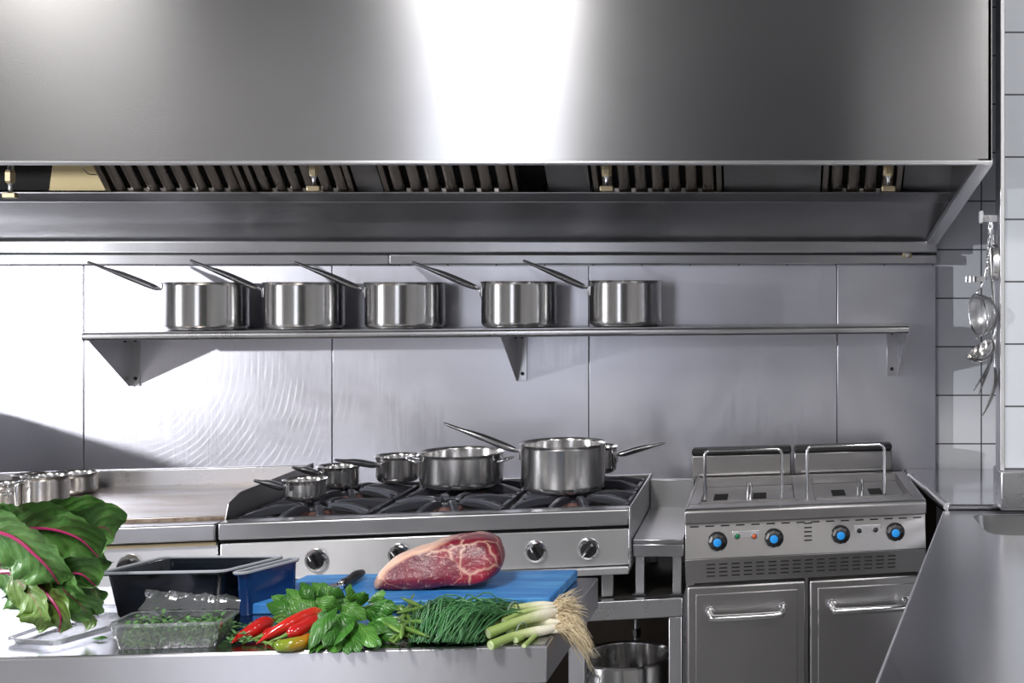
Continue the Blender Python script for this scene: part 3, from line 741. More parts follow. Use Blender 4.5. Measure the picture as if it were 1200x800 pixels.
# doors
for i, (a, b) in enumerate(((.004, fX(945) - .001), (fX(949), FW - .004))):
    m = MB().box(a, b, .012, .044, .11, zv0 - .008)
    dr = fk(m).build('door', M['steel_fryer'], fy, bevel=.006, bseg=3)
    fk(MB().box(a + .022, b - .022, .0085, .0125, .13, zv0 - .028)).build('door_panel', M['steel_fryer'], dr, bevel=.004, bseg=3)
    xa, xb = (fX(832), fX(918)) if i == 0 else (fX(975), fX(1062))
    zz = .6745
    pts = [(xa, .009, zz + .008), (xa, -.006, zz + .006), (xa + .006, -.022, zz), (xa + .02, -.028, zz - .002), (xb - .02, -.028, zz - .002), (xb - .006, -.022, zz), (xb, -.006, zz + .006), (xb, .009, zz + .008)]
    fk(MB().tube(spline(pts, 40), .0092, 12)).build('handle', M['steel_bright'], dr)
    fk(MB().lathe([(0,.004),(.012,.004),(.013,0)], seg=16, axis='y', c=(xa, .0085, zz + .008)).lathe([(0,.004),(.012,.004),(.013,0)], seg=16, axis='y', c=(xb, .0085, zz + .008))).build('handle_rosette', M['steel_bright'], dr)
for X in (.05, FW - .05):
    for Y in (.1, FD - .14): fk(MB().lathe([(0,.1),(.018,.1),(.018,.006),(.022,0),(0,0)], seg=16, c=(X, Y, 0))).build('foot', M['black'], fy)
# top deck with two basins
b1 = (.03, .285); b2 = (.335, .597); ya, yb = .075, .45
m = MB().box(0, FW, .07, ya, FZ - .004, FZ).box(0, FW, yb, FD - .07, FZ - .004, FZ)
for a, b in ((0, b1[0]), (b1[1], b2[0]), (b2[1], FW)): m.box(a, b, ya, yb, FZ - .004, FZ)
m.box(0, .006, .02, FD - .07, FZ - .03, FZ + .002).box(FW - .006, FW, .02, FD - .07, FZ - .03, FZ + .002)
fk(m).build('deck', M['steel_fryer'], fy, bevel=.001)
for (a, b) in (b1, b2):
    m = MB(); zz = .86; t_ = .003
    # basin as a tray: floor and four walls, raised rim
    m.box(a, b, ya, yb, zz, zz + t_)
    m.box(a, a + t_, ya, yb, zz, FZ + .004).box(b - t_, b, ya, yb, zz, FZ + .004).box(a, b, ya, ya + t_, zz, FZ + .004).box(a, b, yb - t_, yb, zz, FZ + .004)
    bs = fk(m).build('basin', M['steel_fryer'], fy)
    mid = (a + b) / 2
    fk(MB().box(a + t_ + .001, b - t_ - .001, ya + .008, yb - .008, zz + .062, zz + .066)).build('strainer_plate', M['steel_dark'], bs)
    for hpx in ((845, 890) if a < .2 else (984, 1029)):
        xq = ONZ(hpx, 582, zz + .066).x - fl_; fk(MB().box(xq - .019, xq + .019, ya + .155, ya + .245, zz + .0664, zz + .0674)).build('strainer_hole', M['black_gap'], bs)
    fk(MB().tube([(mid + .005, ya + .12, zz + .066), (mid + .005, ya + .12, zz + .115)], .004, 8).tube([(mid - .004, ya + .16, zz + .066), (mid - .004, ya + .16, zz + .112)], .003, 8)).build('probe_rod', M['steel_bright'], bs)
# chrome wire loops standing in the basins
for a, b, yt in (((826, 593), (916, 590), 528), ((946, 588), (1036, 585), 523)):
    A = ONZ(a[0], a[1], FZ - .01); B = ONZ(b[0], b[1], FZ - .01)
    ztop = ZW(yt, A.y)
    loc = lambda v: Vector(v) - Vector((fl_, FY, 0))
    r_ = .012
    lo_ = FZ - .04
    pts = [Vector((A.x, A.y, lo_)), Vector((A.x, A.y, ztop - r_)), Vector((A.x + .004, A.y, ztop - .003)), Vector((A.x + r_, A.y, ztop)),
           Vector((B.x - r_, B.y, ztop)), Vector((B.x - .004, B.y, ztop - .003)), Vector((B.x, B.y, ztop - r_)), Vector((B.x, B.y, lo_))]
    MB().tube([loc(p) for p in pts], .0042, 10).build('wire_loop', M['steel_bright'], fy, angle=60)
# two lids standing at the back, with a black worn top edge
for (a, b) in ((811, 927), (931, 1045)):
    Yl = FD - .068
    Za = FY + Yl + FK * .3
    X0_, X1_ = on_front(a, 540, fl_, FY, FK, Yl)[0], on_front(b, 540, fl_, FY, FK, Yl)[0]
    zb_ = FZ; zt_ = FZ + .062
    ld = fk(MB().box(X0_, X1_, Yl, Yl + .05, zb_ - .01, zt_)).build('rear_lid', M['steel_fryer'], fy, bevel=.003)
    m = MB().box(X0_ - .001, X1_ + .001, Yl - .003, Yl + .053, zt_ + .0005, zt_ + .02)
    fk(m).build('lid_seal', M['rubber'], ld, bevel=.006)['label'] = 'black worn seal'
    fk(MB().box(X0_ + .02, X1_ - .02, Yl - .006, Yl - .001, FZ + .004, FZ + .012)).build('lid_rib', M['steel_bright'], ld)

# ================================================================== right corner worktop and counter
CZ = .933
p0 = P(1105, 591, F * (CH - CZ) / (591 - CY))
wk = thing('corner_worktop', 'polished steel worktop in the corner under the hanging utensils', 'worktop', (1.2, 3.4, CZ))
o3 = Vector(wk.location)
xa, xb = max(ONZ(1052, 556, CZ).x, .436), p0.x + .012
ys = p0.y
poly = [(xb, ys), (1.9, ys), (1.9, W - .002), (xa - .002, W - .002), (xa - .004, ONZ(1052, 556, CZ).y)]
n = steel('mirror_worktop', (.62,.62,.65), .12, None, 0, .04, .0, 1.2); M['mirror_top'] = n
MB().prism(poly, 'z', CZ - .03, CZ).xf(lambda v: v - o3).build('top', M['mirror_top'], wk, bevel=.004, bseg=3)
MB().tube([(xb, ys + .002, CZ - .006), (xa, ONZ(1052, 556, CZ).y, CZ - .006)], .011, 10).xf(lambda v: v - o3).build('edge_bead', M['steel_range'], wk)
MB().box(xb + .1, 1.9, ys + .10, W - .01, .05, CZ - .03).xf(lambda v: v - o3).build('base_cabinet', M['steel_dark'], wk)
CZ2 = .92
cb = ONZ(1108, 594, CZ2); cf = ONZ(1033, 785, CZ2)
cb = lerp(cb, cf, (cb.y - (ys - .02)) / (cb.y - cf.y))
dirc = (cf - cb); cf2 = cb + dirc * 1.35
ct = thing('sink_counter', 'long steel counter with a sink along the right side', 'counter', (1.0, 2.3, 0))
o4 = Vector(ct.location)
yb_ = cb.y
s0 = ONZ(1138, 602, CZ2); s1 = ONZ(1137, 627, CZ2)
# top with a rounded sink opening
def counter_top():
    bm = MB()
    out = [(cb.x, yb_), (1.9, yb_), (1.9, cf2.y), (cf2.x, cf2.y)]
    hx0, hx1, hy0, hy1, rr_ = s0.x, s0.x + .45, s1.y, s0.y, .05
    hole = []
    for cx_, cy_, a0 in ((hx1 - rr_, hy1 - rr_, 0), (hx0 + rr_, hy1 - rr_, 90), (hx0 + rr_, hy0 + rr_, 180), (hx1 - rr_, hy0 + rr_, 270)):
        for k in range(7):
            a = math.radians(a0 + 90 * k / 6); hole.append((cx_ + rr_ * math.cos(a), cy_ + rr_ * math.sin(a)))
    return out, hole
out, hole = counter_top()
bm = bmesh.new()
vo = [bm.verts.new((x, y, CZ2)) for x, y in out]; vh = [bm.verts.new((x, y, CZ2)) for x, y in hole]
es = [bm.edges.new((vo[i], vo[(i+1) % 4])) for i in range(4)] + [bm.edges.new((vh[i], vh[(i+1) % len(vh)])) for i in range(len(vh))]
bmesh.ops.triangle_fill(bm, use_beauty=True, use_dissolve=False, edges=es)
cen = Vector((sum(x for x, y in hole) / len(hole), sum(y for x, y in hole) / len(hole), CZ2))
for f_ in [f_ for f_ in bm.faces if all(v in vh for v in f_.verts)]: bm.faces.remove(f_)
bmesh.ops.recalc_face_normals(bm, faces=bm.faces)
ext = bmesh.ops.extrude_face_region(bm, geom=bm.faces[:])
for v in [g for g in ext['geom'] if isinstance(g, bmesh.types.BMVert)]: v.co.z -= .028
bmesh.ops.recalc_face_normals(bm, faces=bm.faces)
for v in bm.verts: v.co -= o4
me = bpy.data.meshes.new('counter_top'); bm.to_mesh(me); bm.free(); me.materials.append(M['steel_top'])
ctop = bpy.data.objects.new('top', me); COL.objects.link(ctop); ctop.parent = ct
bv = ctop.modifiers.new('bevel', 'BEVEL'); bv.width = .003; bv.segments = 2; bv.limit_method = 'ANGLE'
m = MB(); nh = len(hole)
def ring(sc, z): return [(cen.x + (x - cen.x) * sc, cen.y + (y - cen.y) * sc, z) for x, y in hole]
rs = [ring(1.0, CZ2 - .002), ring(.985, CZ2 - .03), ring(.95, CZ2 - .16), ring(.88, CZ2 - .18), ring(.5, CZ2 - .185)]
m.add([p for R in rs for p in R], [(i*nh+k, i*nh+(k+1) % nh, (i+1)*nh+(k+1) % nh, (i+1)*nh+k) for i in range(4) for k in range(nh)] + [tuple(4*nh+k for k in range(nh))])
m.xf(lambda v: v - o4).build('sink_bowl', M['steel_dark'], ct, angle=60)
MB().prism([(cb.x + .03, yb_ - .02), (1.88, yb_ - .02), (1.88, cf2.y + .03), (cf2.x + .04, cf2.y + .03)], 'z', .08, CZ2 - .19).xf(lambda v: v - o4).build('base_cabinet', M['steel_dark'], ct)
nn = Vector((cb.y - cf2.y, -(cb.x - cf2.x), 0)).normalized()
MB().tube([(cb.x, cb.y, CZ2 - .004), (cf2.x, cf2.y, CZ2 - .004)], .0035, 8).xf(lambda v: v - o4).build('edge_bead', M['steel_range'], ct)
MB().prism([(cb.x + .006, yb_), (cb.x + .03, yb_), (cf2.x + .03, cf2.y), (cf2.x + .006, cf2.y)], 'z', CZ2 - .07, CZ2 - .028).xf(lambda v: v - o4).build('front_apron', M['steel_dark'], ct)

# ================================================================== hanging utensils
ux = xp - .001
hk = thing('utensil_hook', 'white wall hook on the partition edge holding the hanging utensils', 'hook', (xp, 3.14, ZW(256, 3.14)))
MB().box(-.040, -.0005, -.012, .012, -.009, .009).build('hook_arm', M['cream_plastic'], hk, bevel=.004, bseg=3)
MB().lathe([(0,.006),(.008,.006),(.008,0)], seg=16, axis='y', c=(-.030, -.012, 0)).build('screw', M['steel_bright'], hk)
MB().box(-.046, -.038, -.014, .014, -.012, .020).build('hook_tip', M['cream_plastic'], hk, bevel=.003)
U = 3.14
def up(px, py, Z=U): return P(px, py, Z)
def rod(mb, pts, r=.0022): return mb.tube(spline(pts, 14), r, 8)
GU = 'utensils hanging from the white hook'
# shallow round measure on a twisted rod
b = up(1143, 327, 3.10)
t = thing('egg_ring', 'shallow round steel ring on a twisted handle, hanging left of the other utensils', 'utensil', b, GU)
MB().lathe([(.028,.007),(.0285,-.007),(.0265,-.007),(.026,.007),(.028,.007)], seg=36).build('ring', M['steel_bright'], t)
pts = [Vector((.028, 0, .0)), up(1157, 310, 3.11) - b, up(1158, 290, 3.12) - b, up(1160, 262, 3.125) - b]
sp = spline(pts, 40)
MB().tube([p + Vector((.002*math.cos(i*1.1), .002*math.sin(i*1.1), 0)) for i, p in enumerate(sp)], .0018, 6).tube([p - Vector((.002*math.cos(i*1.1), .002*math.sin(i*1.1), 0)) for i, p in enumerate(sp)], .0018, 6).build('twisted_handle', M['steel_bright'], t)
# sieve
def mesh_mat():
    n = N('wire_gauze'); n.set(Metallic=1.0, Roughness=.35, Base_Color=(.55,.55,.56,1))
    u = n.n('ShaderNodeUVMap'); u.uv_map = 'UVMap'; sp_ = n.n('ShaderNodeSeparateXYZ'); n.l(u.outputs[0], sp_.inputs[0])
    a = n.math('LESS_THAN', n.math('FRACT', n.math('MULTIPLY', sp_.outputs[0], 60.0)), .45); b_ = n.math('LESS_THAN', n.math('FRACT', n.math('MULTIPLY', sp_.outputs[1], 34.0)), .45)
    n.l(n.math('MAXIMUM', a, b_), n.b.inputs['Alpha']); return n.m
M['gauze'] = mesh_mat()
c = up(1146, 369, 3.13)
t = thing('sieve', 'round wire sieve hanging on its side below the steel ring', 'sieve', c, GU)
ax = Vector((.93, .25, .1)).normalized(); e1 = Vector((0, 0, 1)); e1 = (e1 - ax * e1.dot(ax)).normalized(); e2 = ax.cross(e1)
R = .055
m = MB(); NU, NV = 32, 10; vs = []
for j in range(NV + 1):
    a = PI/2 * j / NV
    for i in range(NU):
        q = 2*PI*i/NU; vs.append(ax * (.052 * math.sin(a)) + (e1 * math.cos(q) + e2 * math.sin(q)) * R * max(.02, math.cos(a)))
k0 = m.add(vs, [(j*NU+i, j*NU+(i+1) % NU, (j+1)*NU+(i+1) % NU, (j+1)*NU+i) for j in range(NV) for i in range(NU)])
for j in range(NV + 1):
    for i in range(NU): m.uv[j*NU+i] = (2*abs(i/NU - .5), j / NV)
m.build('gauze_bowl', M['gauze'], t, angle=180)
MB().tube([(e1 * math.cos(2*PI*i/32) + e2 * math.sin(2*PI*i/32)) * R for i in range(32)], .0026, 8, closed=True).build('rim', M['steel_bright'], t)
rod(MB(), [e1 * R, up(1152, 330, 3.13) - c, up(1160, 290, 3.14) - c, up(1162, 260, 3.135) - c]).build('handle', M['steel_bright'], t)
MB().tube([-e1 * R, -e1 * (R + .008) - ax * .006, -e1 * (R + .004) - ax * .012], .002, 6).build('rest_hook', M['steel_bright'], t)
# ladle
c = up(1148, 408, 3.12)
t = thing('ladle', 'round steel ladle with its bowl hanging below the sieve', 'ladle', c, GU)
ax = Vector((.62, .12, -.78)).normalized(); e1 = Vector((.78, 0, .62)); e1 = (e1 - ax * e1.dot(ax)).normalized(); e2 = ax.cross(e1); R = .042
m = MB(); vs = []; NV = 9; NU = 28
for sgn in (1.0, .95):
    for j in range(NV + 1):
        a = PI/2 * j / NV
        for i in range(NU):
            q = 2*PI*i/NU; vs.append(ax * (.034 * sgn * math.sin(a)) + (e1 * math.cos(q) + e2 * math.sin(q)) * R * sgn * max(.01, math.cos(a)))
n1 = (NV + 1) * NU
m.add(vs, [(o_ + j*NU+i, o_ + j*NU+(i+1) % NU, o_ + (j+1)*NU+(i+1) % NU, o_ + (j+1)*NU+i) for o_ in (0, n1) for j in range(NV) for i in range(NU)] + [(i, (i+1) % NU, n1 + (i+1) % NU, n1 + i) for i in range(NU)])
m.build('bowl', M['steel_pot'], t, angle=60)
rod(MB(), [e1 * R, e1 * (R + .01) + Vector((0,0,.02)), up(1163, 350, 3.15) - c, up(1160, 300, 3.15) - c, up(1159, 258, 3.145) - c], .003).build('handle', M['steel_bright'], t)
# dark tongs
c = up(1163, 392, 3.15)
t = thing('kitchen_tongs', 'dark narrow tongs with two pointed ends behind the ladle', 'tongs', c, GU)
for tip, w_ in (((1141, 458), .007), ((1147, 462), .006)):
    pts = spline([(0,0,0), (up(1160, 425, 3.15) - c) * 1.0, up(*tip, 3.14) - c], 12)
    MB().tube(pts, prof1([.003, .008, .011, .009, .003], 12), 8, flat=.4).build('arm', M['steel_handle'], t)
rod(MB(), [(0,0,0), up(1162, 340, 3.155) - c, up(1161, 262, 3.15) - c], .0025).build('hanger', M['steel_bright'], t)
# perforated skimmer
n = N('perforated_steel'); n.set(Metallic=1.0, Roughness=.3, Base_Color=(.45,.44,.43,1))
u = n.n('ShaderNodeUVMap'); u.uv_map = 'UVMap'; mp = n.n('ShaderNodeMapping'); mp.inputs['Scale'].default_value = (14, 26, 1); n.l(u.outputs[0], mp.inputs['Vector'])
vo_ = n.n('ShaderNodeTexVoronoi'); vo_.inputs['Scale'].default_value = 1; vo_.inputs['Randomness'].default_value = 0; n.l(mp.outputs[0], vo_.inputs['Vector'])
n.l(n.math('GREATER_THAN', vo_.outputs['Distance'], .28), n.b.inputs['Alpha']); M['perf'] = n.m
c = up(1166, 430, 3.13)
t = thing('skimmer', 'long perforated steel skimmer, lowest of the hanging utensils', 'skimmer', c, GU)
ctrl = [(0,0,0), up(1166, 450, 3.12) - c, up(1159, 472, 3.12) - c, up(1150, 488, 3.12) - c]
pts = spline(ctrl, 14); wd = prof1([.006, .013, .015, .0145, .012, .007, .002], 14)
m = MB(); vs = []
for i, p in enumerate(pts):
    for j in range(7):
        a = (j - 3) / 3; vs.append(p + Vector((a * wd[i] * .55, a * wd[i] * .8, -.004 * (1 - a*a))))
m.add(vs, [(i*7+j, i*7+j+1, (i+1)*7+j+1, (i+1)*7+j) for i in range(14) for j in range(6)])
for i in range(15):
    for j in range(7): m.uv[i*7+j] = (j/6, i/14)
m.build('blade', M['perf'], t, angle=180, solid=.0012)
rod(MB(), [(0,0,0), up(1166, 380, 3.14) - c, up(1163, 310, 3.15) - c, up(1161, 256, 3.15) - c], .0028).build('handle', M['steel_bright'], t)
# small pan seen from the side
c = up(1165.5, 308, 3.16)
t = thing('small_pan', 'small dark steel pan hanging edge-on against the partition', 'pan', c, GU)
MB().lathe([(0,-.010),(.046,-.010),(.052,.006),(.050,.008),(.044,-.006),(0,-.006)], seg=40, axis='x').build('pan_body', M['steel_pot'], t)
rod(MB(), [(0, 0, .05), up(1165, 275, 3.16) - c, up(1162, 256, 3.155) - c], .0035).build('handle', M['steel_bright'], t)

# ================================================================== PREP TABLE
TZ = .88
tfr = ONZ(641, 755.7, TZ); tfl = ONZ(14, 770.5, TZ); tbr = ONZ(701, 676, TZ)
TK = (tfr.y - tfl.y) / (tfr.x - tfl.x)
tx0 = -2.0
def ty(x, d=0): return tfr.y + TK * (x - tfr.x) + d
TD = tbr.y - tfr.y
tb = thing('prep_table', 'stainless steel prep table in front holding the vegetables and meat', 'table', ((tx0 + tfr.x)/2, ty(-1.2, .25), 0))
o5 = Vector(tb.location)
tq = [(tx0, ty(tx0)), (tfr.x, tfr.y), (tbr.x, tbr.y), (tx0, ty(tx0, TD))]
M['table_steel'] = steel('table_steel', (.66,.66,.70), .34, 'x', .8, .02, 0, .3)
M['table_surface'] = steel('table_surface_steel', (.40,.40,.43), .2, 'x', 0, .05, .0, .9)
MB().prism([(tq[0][0] + .004, tq[0][1] + .004), (tq[1][0] - .003, tq[1][1] + .003), (tq[2][0] - .003, tq[2][1] - .003), (tq[3][0] + .004, tq[3][1] - .003)], 'z', TZ - .02, TZ).xf(lambda v: v - o5).build('table_top', M['table_surface'], tb, bevel=.002)
MB().prism(tq, 'z', TZ - .066, TZ - .0018).xf(lambda v: v - o5).build('apron', M['table_steel'], tb, bevel=.003, bseg=3)
for x, y in ((tx0 + .05, ty(tx0 + .05, .04)), (tfr.x - .05, ty(tfr.x, .04)), (tbr.x - .055, tbr.y - .06), (tx0 + .05, ty(tx0, TD) - .06)):
    MB().box(x, x + .035, y, y + .035, 0, TZ - .066).xf(lambda v: v - o5).build('leg', M['steel'], tb, bevel=.003)
MB().prism([(tx0 + .06, ty(tx0, .05)), (tfr.x - .03, ty(tfr.x, .05)), (tbr.x - .04, tbr.y - .04), (tx0 + .06, ty(tx0, TD) - .04)], 'z', .2, .225).xf(lambda v: v - o5).build('undershelf', M['steel_dark'], tb, bevel=.003)

# chopping board
BZ = TZ + .0005; BT = BZ + .021
n = N('blue_board'); f = n.noise(n.coord((3, 30, 3)), 2.0, 5, .65, .5)
n.l(n.mix(n.ramp(f, [(.35, 0.0), (.68, 1.0)]), (.008,.14,.50,1), (.10,.36,.70,1)), n.b.inputs['Base Color']); n.set(Roughness=.42); n.bump(f, .12, .002)
cbr = ONZ(677, 667, BT); cfr = ONZ(644, 700, BT)
bl_ = -1.0
cq = [(bl_, cfr.y + TK * (bl_ - cfr.x)), (cfr.x, cfr.y), (cbr.x, cbr.y), (bl_ + .03, cbr.y + TK * (bl_ - cbr.x))]
bo = Vector((-.7, 2.45, BZ))
tag(MB().prism(cq, 'z', BZ, BT).xf(lambda v: v - bo).build('chopping_board', n.m, bevel=.003), 'bright blue plastic chopping board under the joint of meat', 'chopping board').location = bo

# ---------------- meat
random.seed(5)
ZM = 2.44
sil = [(447,690),(448,681),(454,669),(467,659),(485,651),(503,646),(522,640),(546,636.5),(566,636.5),(580,642),(589,655),(589.5,667),(584,677),(572,684),(552,686),(530,687),(508,690.5),(485,691),(464,691)]
def meat():
    base = Vector((XW(518, ZM), ZM, BT + .0003))
    out = []
    pl = [Vector((XW(x, ZM) - base.x, 0, ZW(y, ZM) - CH)) for x, y in sil]
    zmin = min(p.z for p in pl)
    pl = [Vector((p.x, 0, max(0, p.z - zmin))) for p in pl]
    pts = spline(pl + [pl[0]], 72)[:-1]
    n_ = len(pts); cen = Vector((.012, 0, .038))
    m = MB(); rings = []; at = []
    def jit(v, a=.0035):
        q = mnoise.noise_vector(v * 28); return q * a + mnoise.noise_vector(v * 70) * a * .35
    lay = []
    # front face: rings growing from the centre (cut face, gently bulged), then the body going back
    for s_ in (.12, .3, .48, .66, .82, .93): lay.append((s_, -.060 - .010 * (1 - s_ ** 2), 0))
    for s_, y in ((.985, -.052), (1.0, -.040), (1.0, -.015), (.985, .01), (.95, .035), (.86, .055), (.7, .068), (.4, .076), (.12, .078)): lay.append((s_, y, 1))
    first = None
    for s_, y, rim in lay:
        R = []
        for i, p in enumerate(pts):
            v = cen + (p - cen) * s_; v.y = y - (.012 if v.x > .06 else 0) * 0
            if p.z < .004 and s_ > .6: v.z = max(v.z, 0)
            # slab leans back: upper part recedes
            v.y += .35 * max(0, v.z - .02)
            j = jit(v + Vector((3, 1, 2)))
            w = Vector((v.x, v.y, v.z)) + j
            w.z = max(0.0005, w.z)
            R.append(w)
            at.append(s_ if not rim else 1.0 + (y + .055) * 4)
        rings.append(R)
    vs = [v for R in rings for v in R]; fs = []
    for a in range(len(rings) - 1):
        for k in range(n_):
            l = (k + 1) % n_; fs.append((a*n_+k, a*n_+l, (a+1)*n_+l, (a+1)*n_+k))
    fs.append(tuple(range(n_))[::-1]); fs.append(tuple((len(rings)-1)*n_ + k for k in range(n_)))
    m.add(vs, fs)
    for i, a in enumerate(at): m.at[i] = a
    n = N('raw_beef')
    co = n.coord(); sp = n.n('ShaderNodeSeparateXYZ'); n.l(co, sp.inputs[0])
    big = n.noise(co, 16, 4, .6, .5); fine = n.noise(co, 130, 4, .6, .2)
    lean = n.mix(n.ramp(big, [(.35, 0.0), (.7, 1.0)]), (.11,.004,.018,1), (.32,.013,.036,1))
    # the dark eye of the cut
    ex = n.math('DIVIDE', n.math('SUBTRACT', sp.outputs[0], -.020), .078); ez = n.math('DIVIDE', n.math('SUBTRACT', sp.outputs[2], .035), .034)
    er = n.math('ADD', n.math('POWER', ex, 2.0), n.math('POWER', ez, 2.0))
    er = n.math('ADD', er, n.math('MULTIPLY', n.math('SUBTRACT', n.noise(co, 30, 3), .5), .9))
    eye = n.ramp(er, [(.8, 1.0), (1.0, 0.0)])
    lean = n.mix(n.math('MULTIPLY', eye, .55), lean, (.11,.012,.035,1))
    seam = n.ramp(er, [(.92, 0.0), (1.02, .9), (1.13, 0.0)])
    vo = n.n('ShaderNodeTexVoronoi'); vo.feature = 'DISTANCE_TO_EDGE'; vo.inputs['Scale'].default_value = 17
    wv = n.n('ShaderNodeVectorMath'); wv.operation = 'ADD'
    nt = n.n('ShaderNodeTexNoise'); nt.inputs['Scale'].default_value = 30; n.l(co, nt.inputs['Vector'])
    sc_ = n.n('ShaderNodeVectorMath'); sc_.operation = 'SCALE'; sc_.inputs['Scale'].default_value = .035; n.l(nt.outputs['Color'], sc_.inputs[0])
    n.l(co, wv.inputs[0]); n.l(sc_.outputs[0], wv.inputs[1]); n.l(wv.outputs[0], vo.inputs['Vector'])
    vein = n.ramp(vo.outputs['Distance'], [(.0, .9), (.03, .45), (.075, 0.0)])
    vein = n.math('MULTIPLY', vein, n.math('SUBTRACT', 1.0, n.math('MULTIPLY', eye, .93)))
    specks = n.math('MULTIPLY', n.ramp(fine, [(.60, 0.0), (.68, .55)]), .8)
    mask = n.math('MAXIMUM', n.math('MAXIMUM', n.math('MULTIPLY', seam, .75), n.math('MULTIPLY', vein, .75)), specks)
    # fat cap on the upper left edge and the rim of the face
    A = n.n('ShaderNodeAttribute'); A.attribute_name = 'mask'
    d_ = n.math('ADD', n.math('SUBTRACT', n.math('MULTIPLY', sp.outputs[2], .9), n.math('MULTIPLY', sp.outputs[0], .62)), n.math('MULTIPLY', n.math('SUBTRACT', big, .5), .03))
    ul = n.ramp(d_, [(.066, 0.0), (.078, 1.0)])
    cap = n.math('MULTIPLY', ul, n.ramp(A.outputs['Fac'], [(.80, 0.0), (.90, 1.0)]))
    mask = n.math('MAXIMUM', mask, n.math('MULTIPLY', cap, .95), True)
    fat = n.mix(n.noise(co, 22, 3), (.72,.40,.30,1), (.80,.56,.42,1))
    n.l(n.mix(mask, lean, fat), n.b.inputs['Base Color'])
    n.set(Roughness=.30, Subsurface_Weight=.08, Subsurface_Radius=(.01,.003,.002), Specular_IOR_Level=.6)
    n.bump(n.math('ADD', fine, n.math('MULTIPLY', big, .8)), .5, .003)
    o = m.build('beef_joint', n.m, angle=180, recalc=True)
    o.location = base
    tag(o, 'raw marbled joint of beef with a cream fat edge on the blue board', 'meat')
meat()

# ---------------- knife
a = ONZ(424, 670.5, BT + .011); b_ = ONZ(400, 685, BT + .010); tipk = ONZ(340, 704, BT + .003)
k = thing('chef_knife', 'kitchen knife with a black handle lying on the blue board', 'knife', b_)
def loc(v): return Vector(v) - b_
pts = spline([loc(a), loc(lerp(a, b_, .35)) + Vector((0,0,.001)), loc(lerp(a, b_, .7)), loc(b_)], 12)
MB().tube(pts, prof1([.008, .0115, .0118, .0105, .0105, .0118, .0105], 12), 12, flat=.8).build('handle', M['black'], k, angle=60)
dv = (tipk - b_).normalized(); sd = Vector((-dv.y, dv.x, 0)).normalized(); bl = (tipk - b_).length
prof = [(-.002, .007), (.0, .012), (bl*.7, .010), (bl, .0), (bl*.75, -.013), (.01, -.016), (-.002, -.010)]
lean = Vector((0,0,1))
MB().hexa([dv*p + sd*q + lean * (-.0005 + .0008) for p, q in prof], [dv*p + sd*q + lean * .0026 for p, q in prof]).build('blade', M['steel_bright'], k)
MB().box(-.006, .006, -.007, .007, -.009, .008).build('bolster', M['steel_bright'], k, bevel=.002)

# ---------------- plastic tubs
def tub(name, label, q, z0, h, mat, rim=.013, taper=.88, th=.003):
    """q: rim corner points (front-left, front-right, back-right, back-left) in plan"""
    c = Vector((sum(p[0] for p in q) / 4, sum(p[1] for p in q) / 4, z0))
    t = thing(name, label, 'tub', c)
    def rr_(sc, z, off=0):
        res = []
        N_ = 5
        P_ = [Vector((p[0] - c.x, p[1] - c.y, 0)) * sc for p in q]
        for i in range(4):
            p = P_[i]; a = (P_[i-1] - p); b = (P_[(i+1) % 4] - p); rad = .014
            pa = p + a.normalized() * rad; pb = p + b.normalized() * rad
            for k in range(N_ + 1):
                s_ = k / N_; v = pa * (1-s_)**2 + p * 2*s_*(1-s_) + pb * s_*s_
                v += p.normalized() * off
                res.append(Vector((v.x, v.y, z)))
        return res
    prof = [rr_(taper - .02, 0), rr_(taper, .004), rr_(.985, h - .004), rr_(1.0, h - .004, rim), rr_(1.0, h - .001, rim), rr_(1.0, h, rim * .6), rr_(.985, h - .001), rr_(.97, h - .006), rr_(taper - .02, .008), rr_(taper - .06, .006)]
    n_ = len(prof[0]); m = MB()
    m.add([v for R in prof for v in R], [(i*n_+k, i*n_+(k+1) % n_, (i+1)*n_+(k+1) % n_, (i+1)*n_+k) for i in range(len(prof)-1) for k in range(n_)] + [tuple(range(n_)), tuple((len(prof)-1)*n_+k for k in range(n_))])
    m.build('tub_wall', mat, t, angle=45)
    m = MB().tube([v + Vector((0,0,.0005)) for v in rr_(1.0, h, rim * .8)], .003, 6, closed=True)
    m.build('rim_bead', M['tub_rim'], t)
    return t
n = N('black_polycarbonate'); n.set(Base_Color=(.008,.010,.016,1), Roughness=.12, Specular_IOR_Level=.6); M['tub_black'] = n.m
n = N('blue_polycarbonate'); n.set(Base_Color=(.006,.035,.14,1), Roughness=.15, Specular_IOR_Level=.6); M['tub_blue'] = n.m
M['tub_rim'] = plain('scuffed_rim', (.42,.44,.48), .22)
HT = .086
zr1 = TZ + HT
A1 = ONZ(121, 672, zr1); A2 = ONZ(258, 669, zr1); A3 = ONZ(327, 653, zr1); A4 = ONZ(196, 654, zr1)
tub('plastic_tub', 'black rectangular plastic tub standing behind the herb punnet', [(p.x, p.y) for p in (A1, A2, A3, A4)], TZ + .0005, HT, M['tub_black'])
B1 = ONZ(266, 671, zr1 - .002); B2 = ONZ(281, 671, zr1 - .002); B3 = ONZ(343, 655, zr1 - .002); B4 = ONZ(334, 654, zr1 - .002)
off = Vector((.012, 0, 0))
tub('plastic_tub', 'narrow dark blue plastic tub pressed against the right side of the black tub', [(p.x + off.x, p.y) for p in (B1, B2, B3, B4)], TZ + .0005, HT - .003, M['tub_blue'], .006, .92)

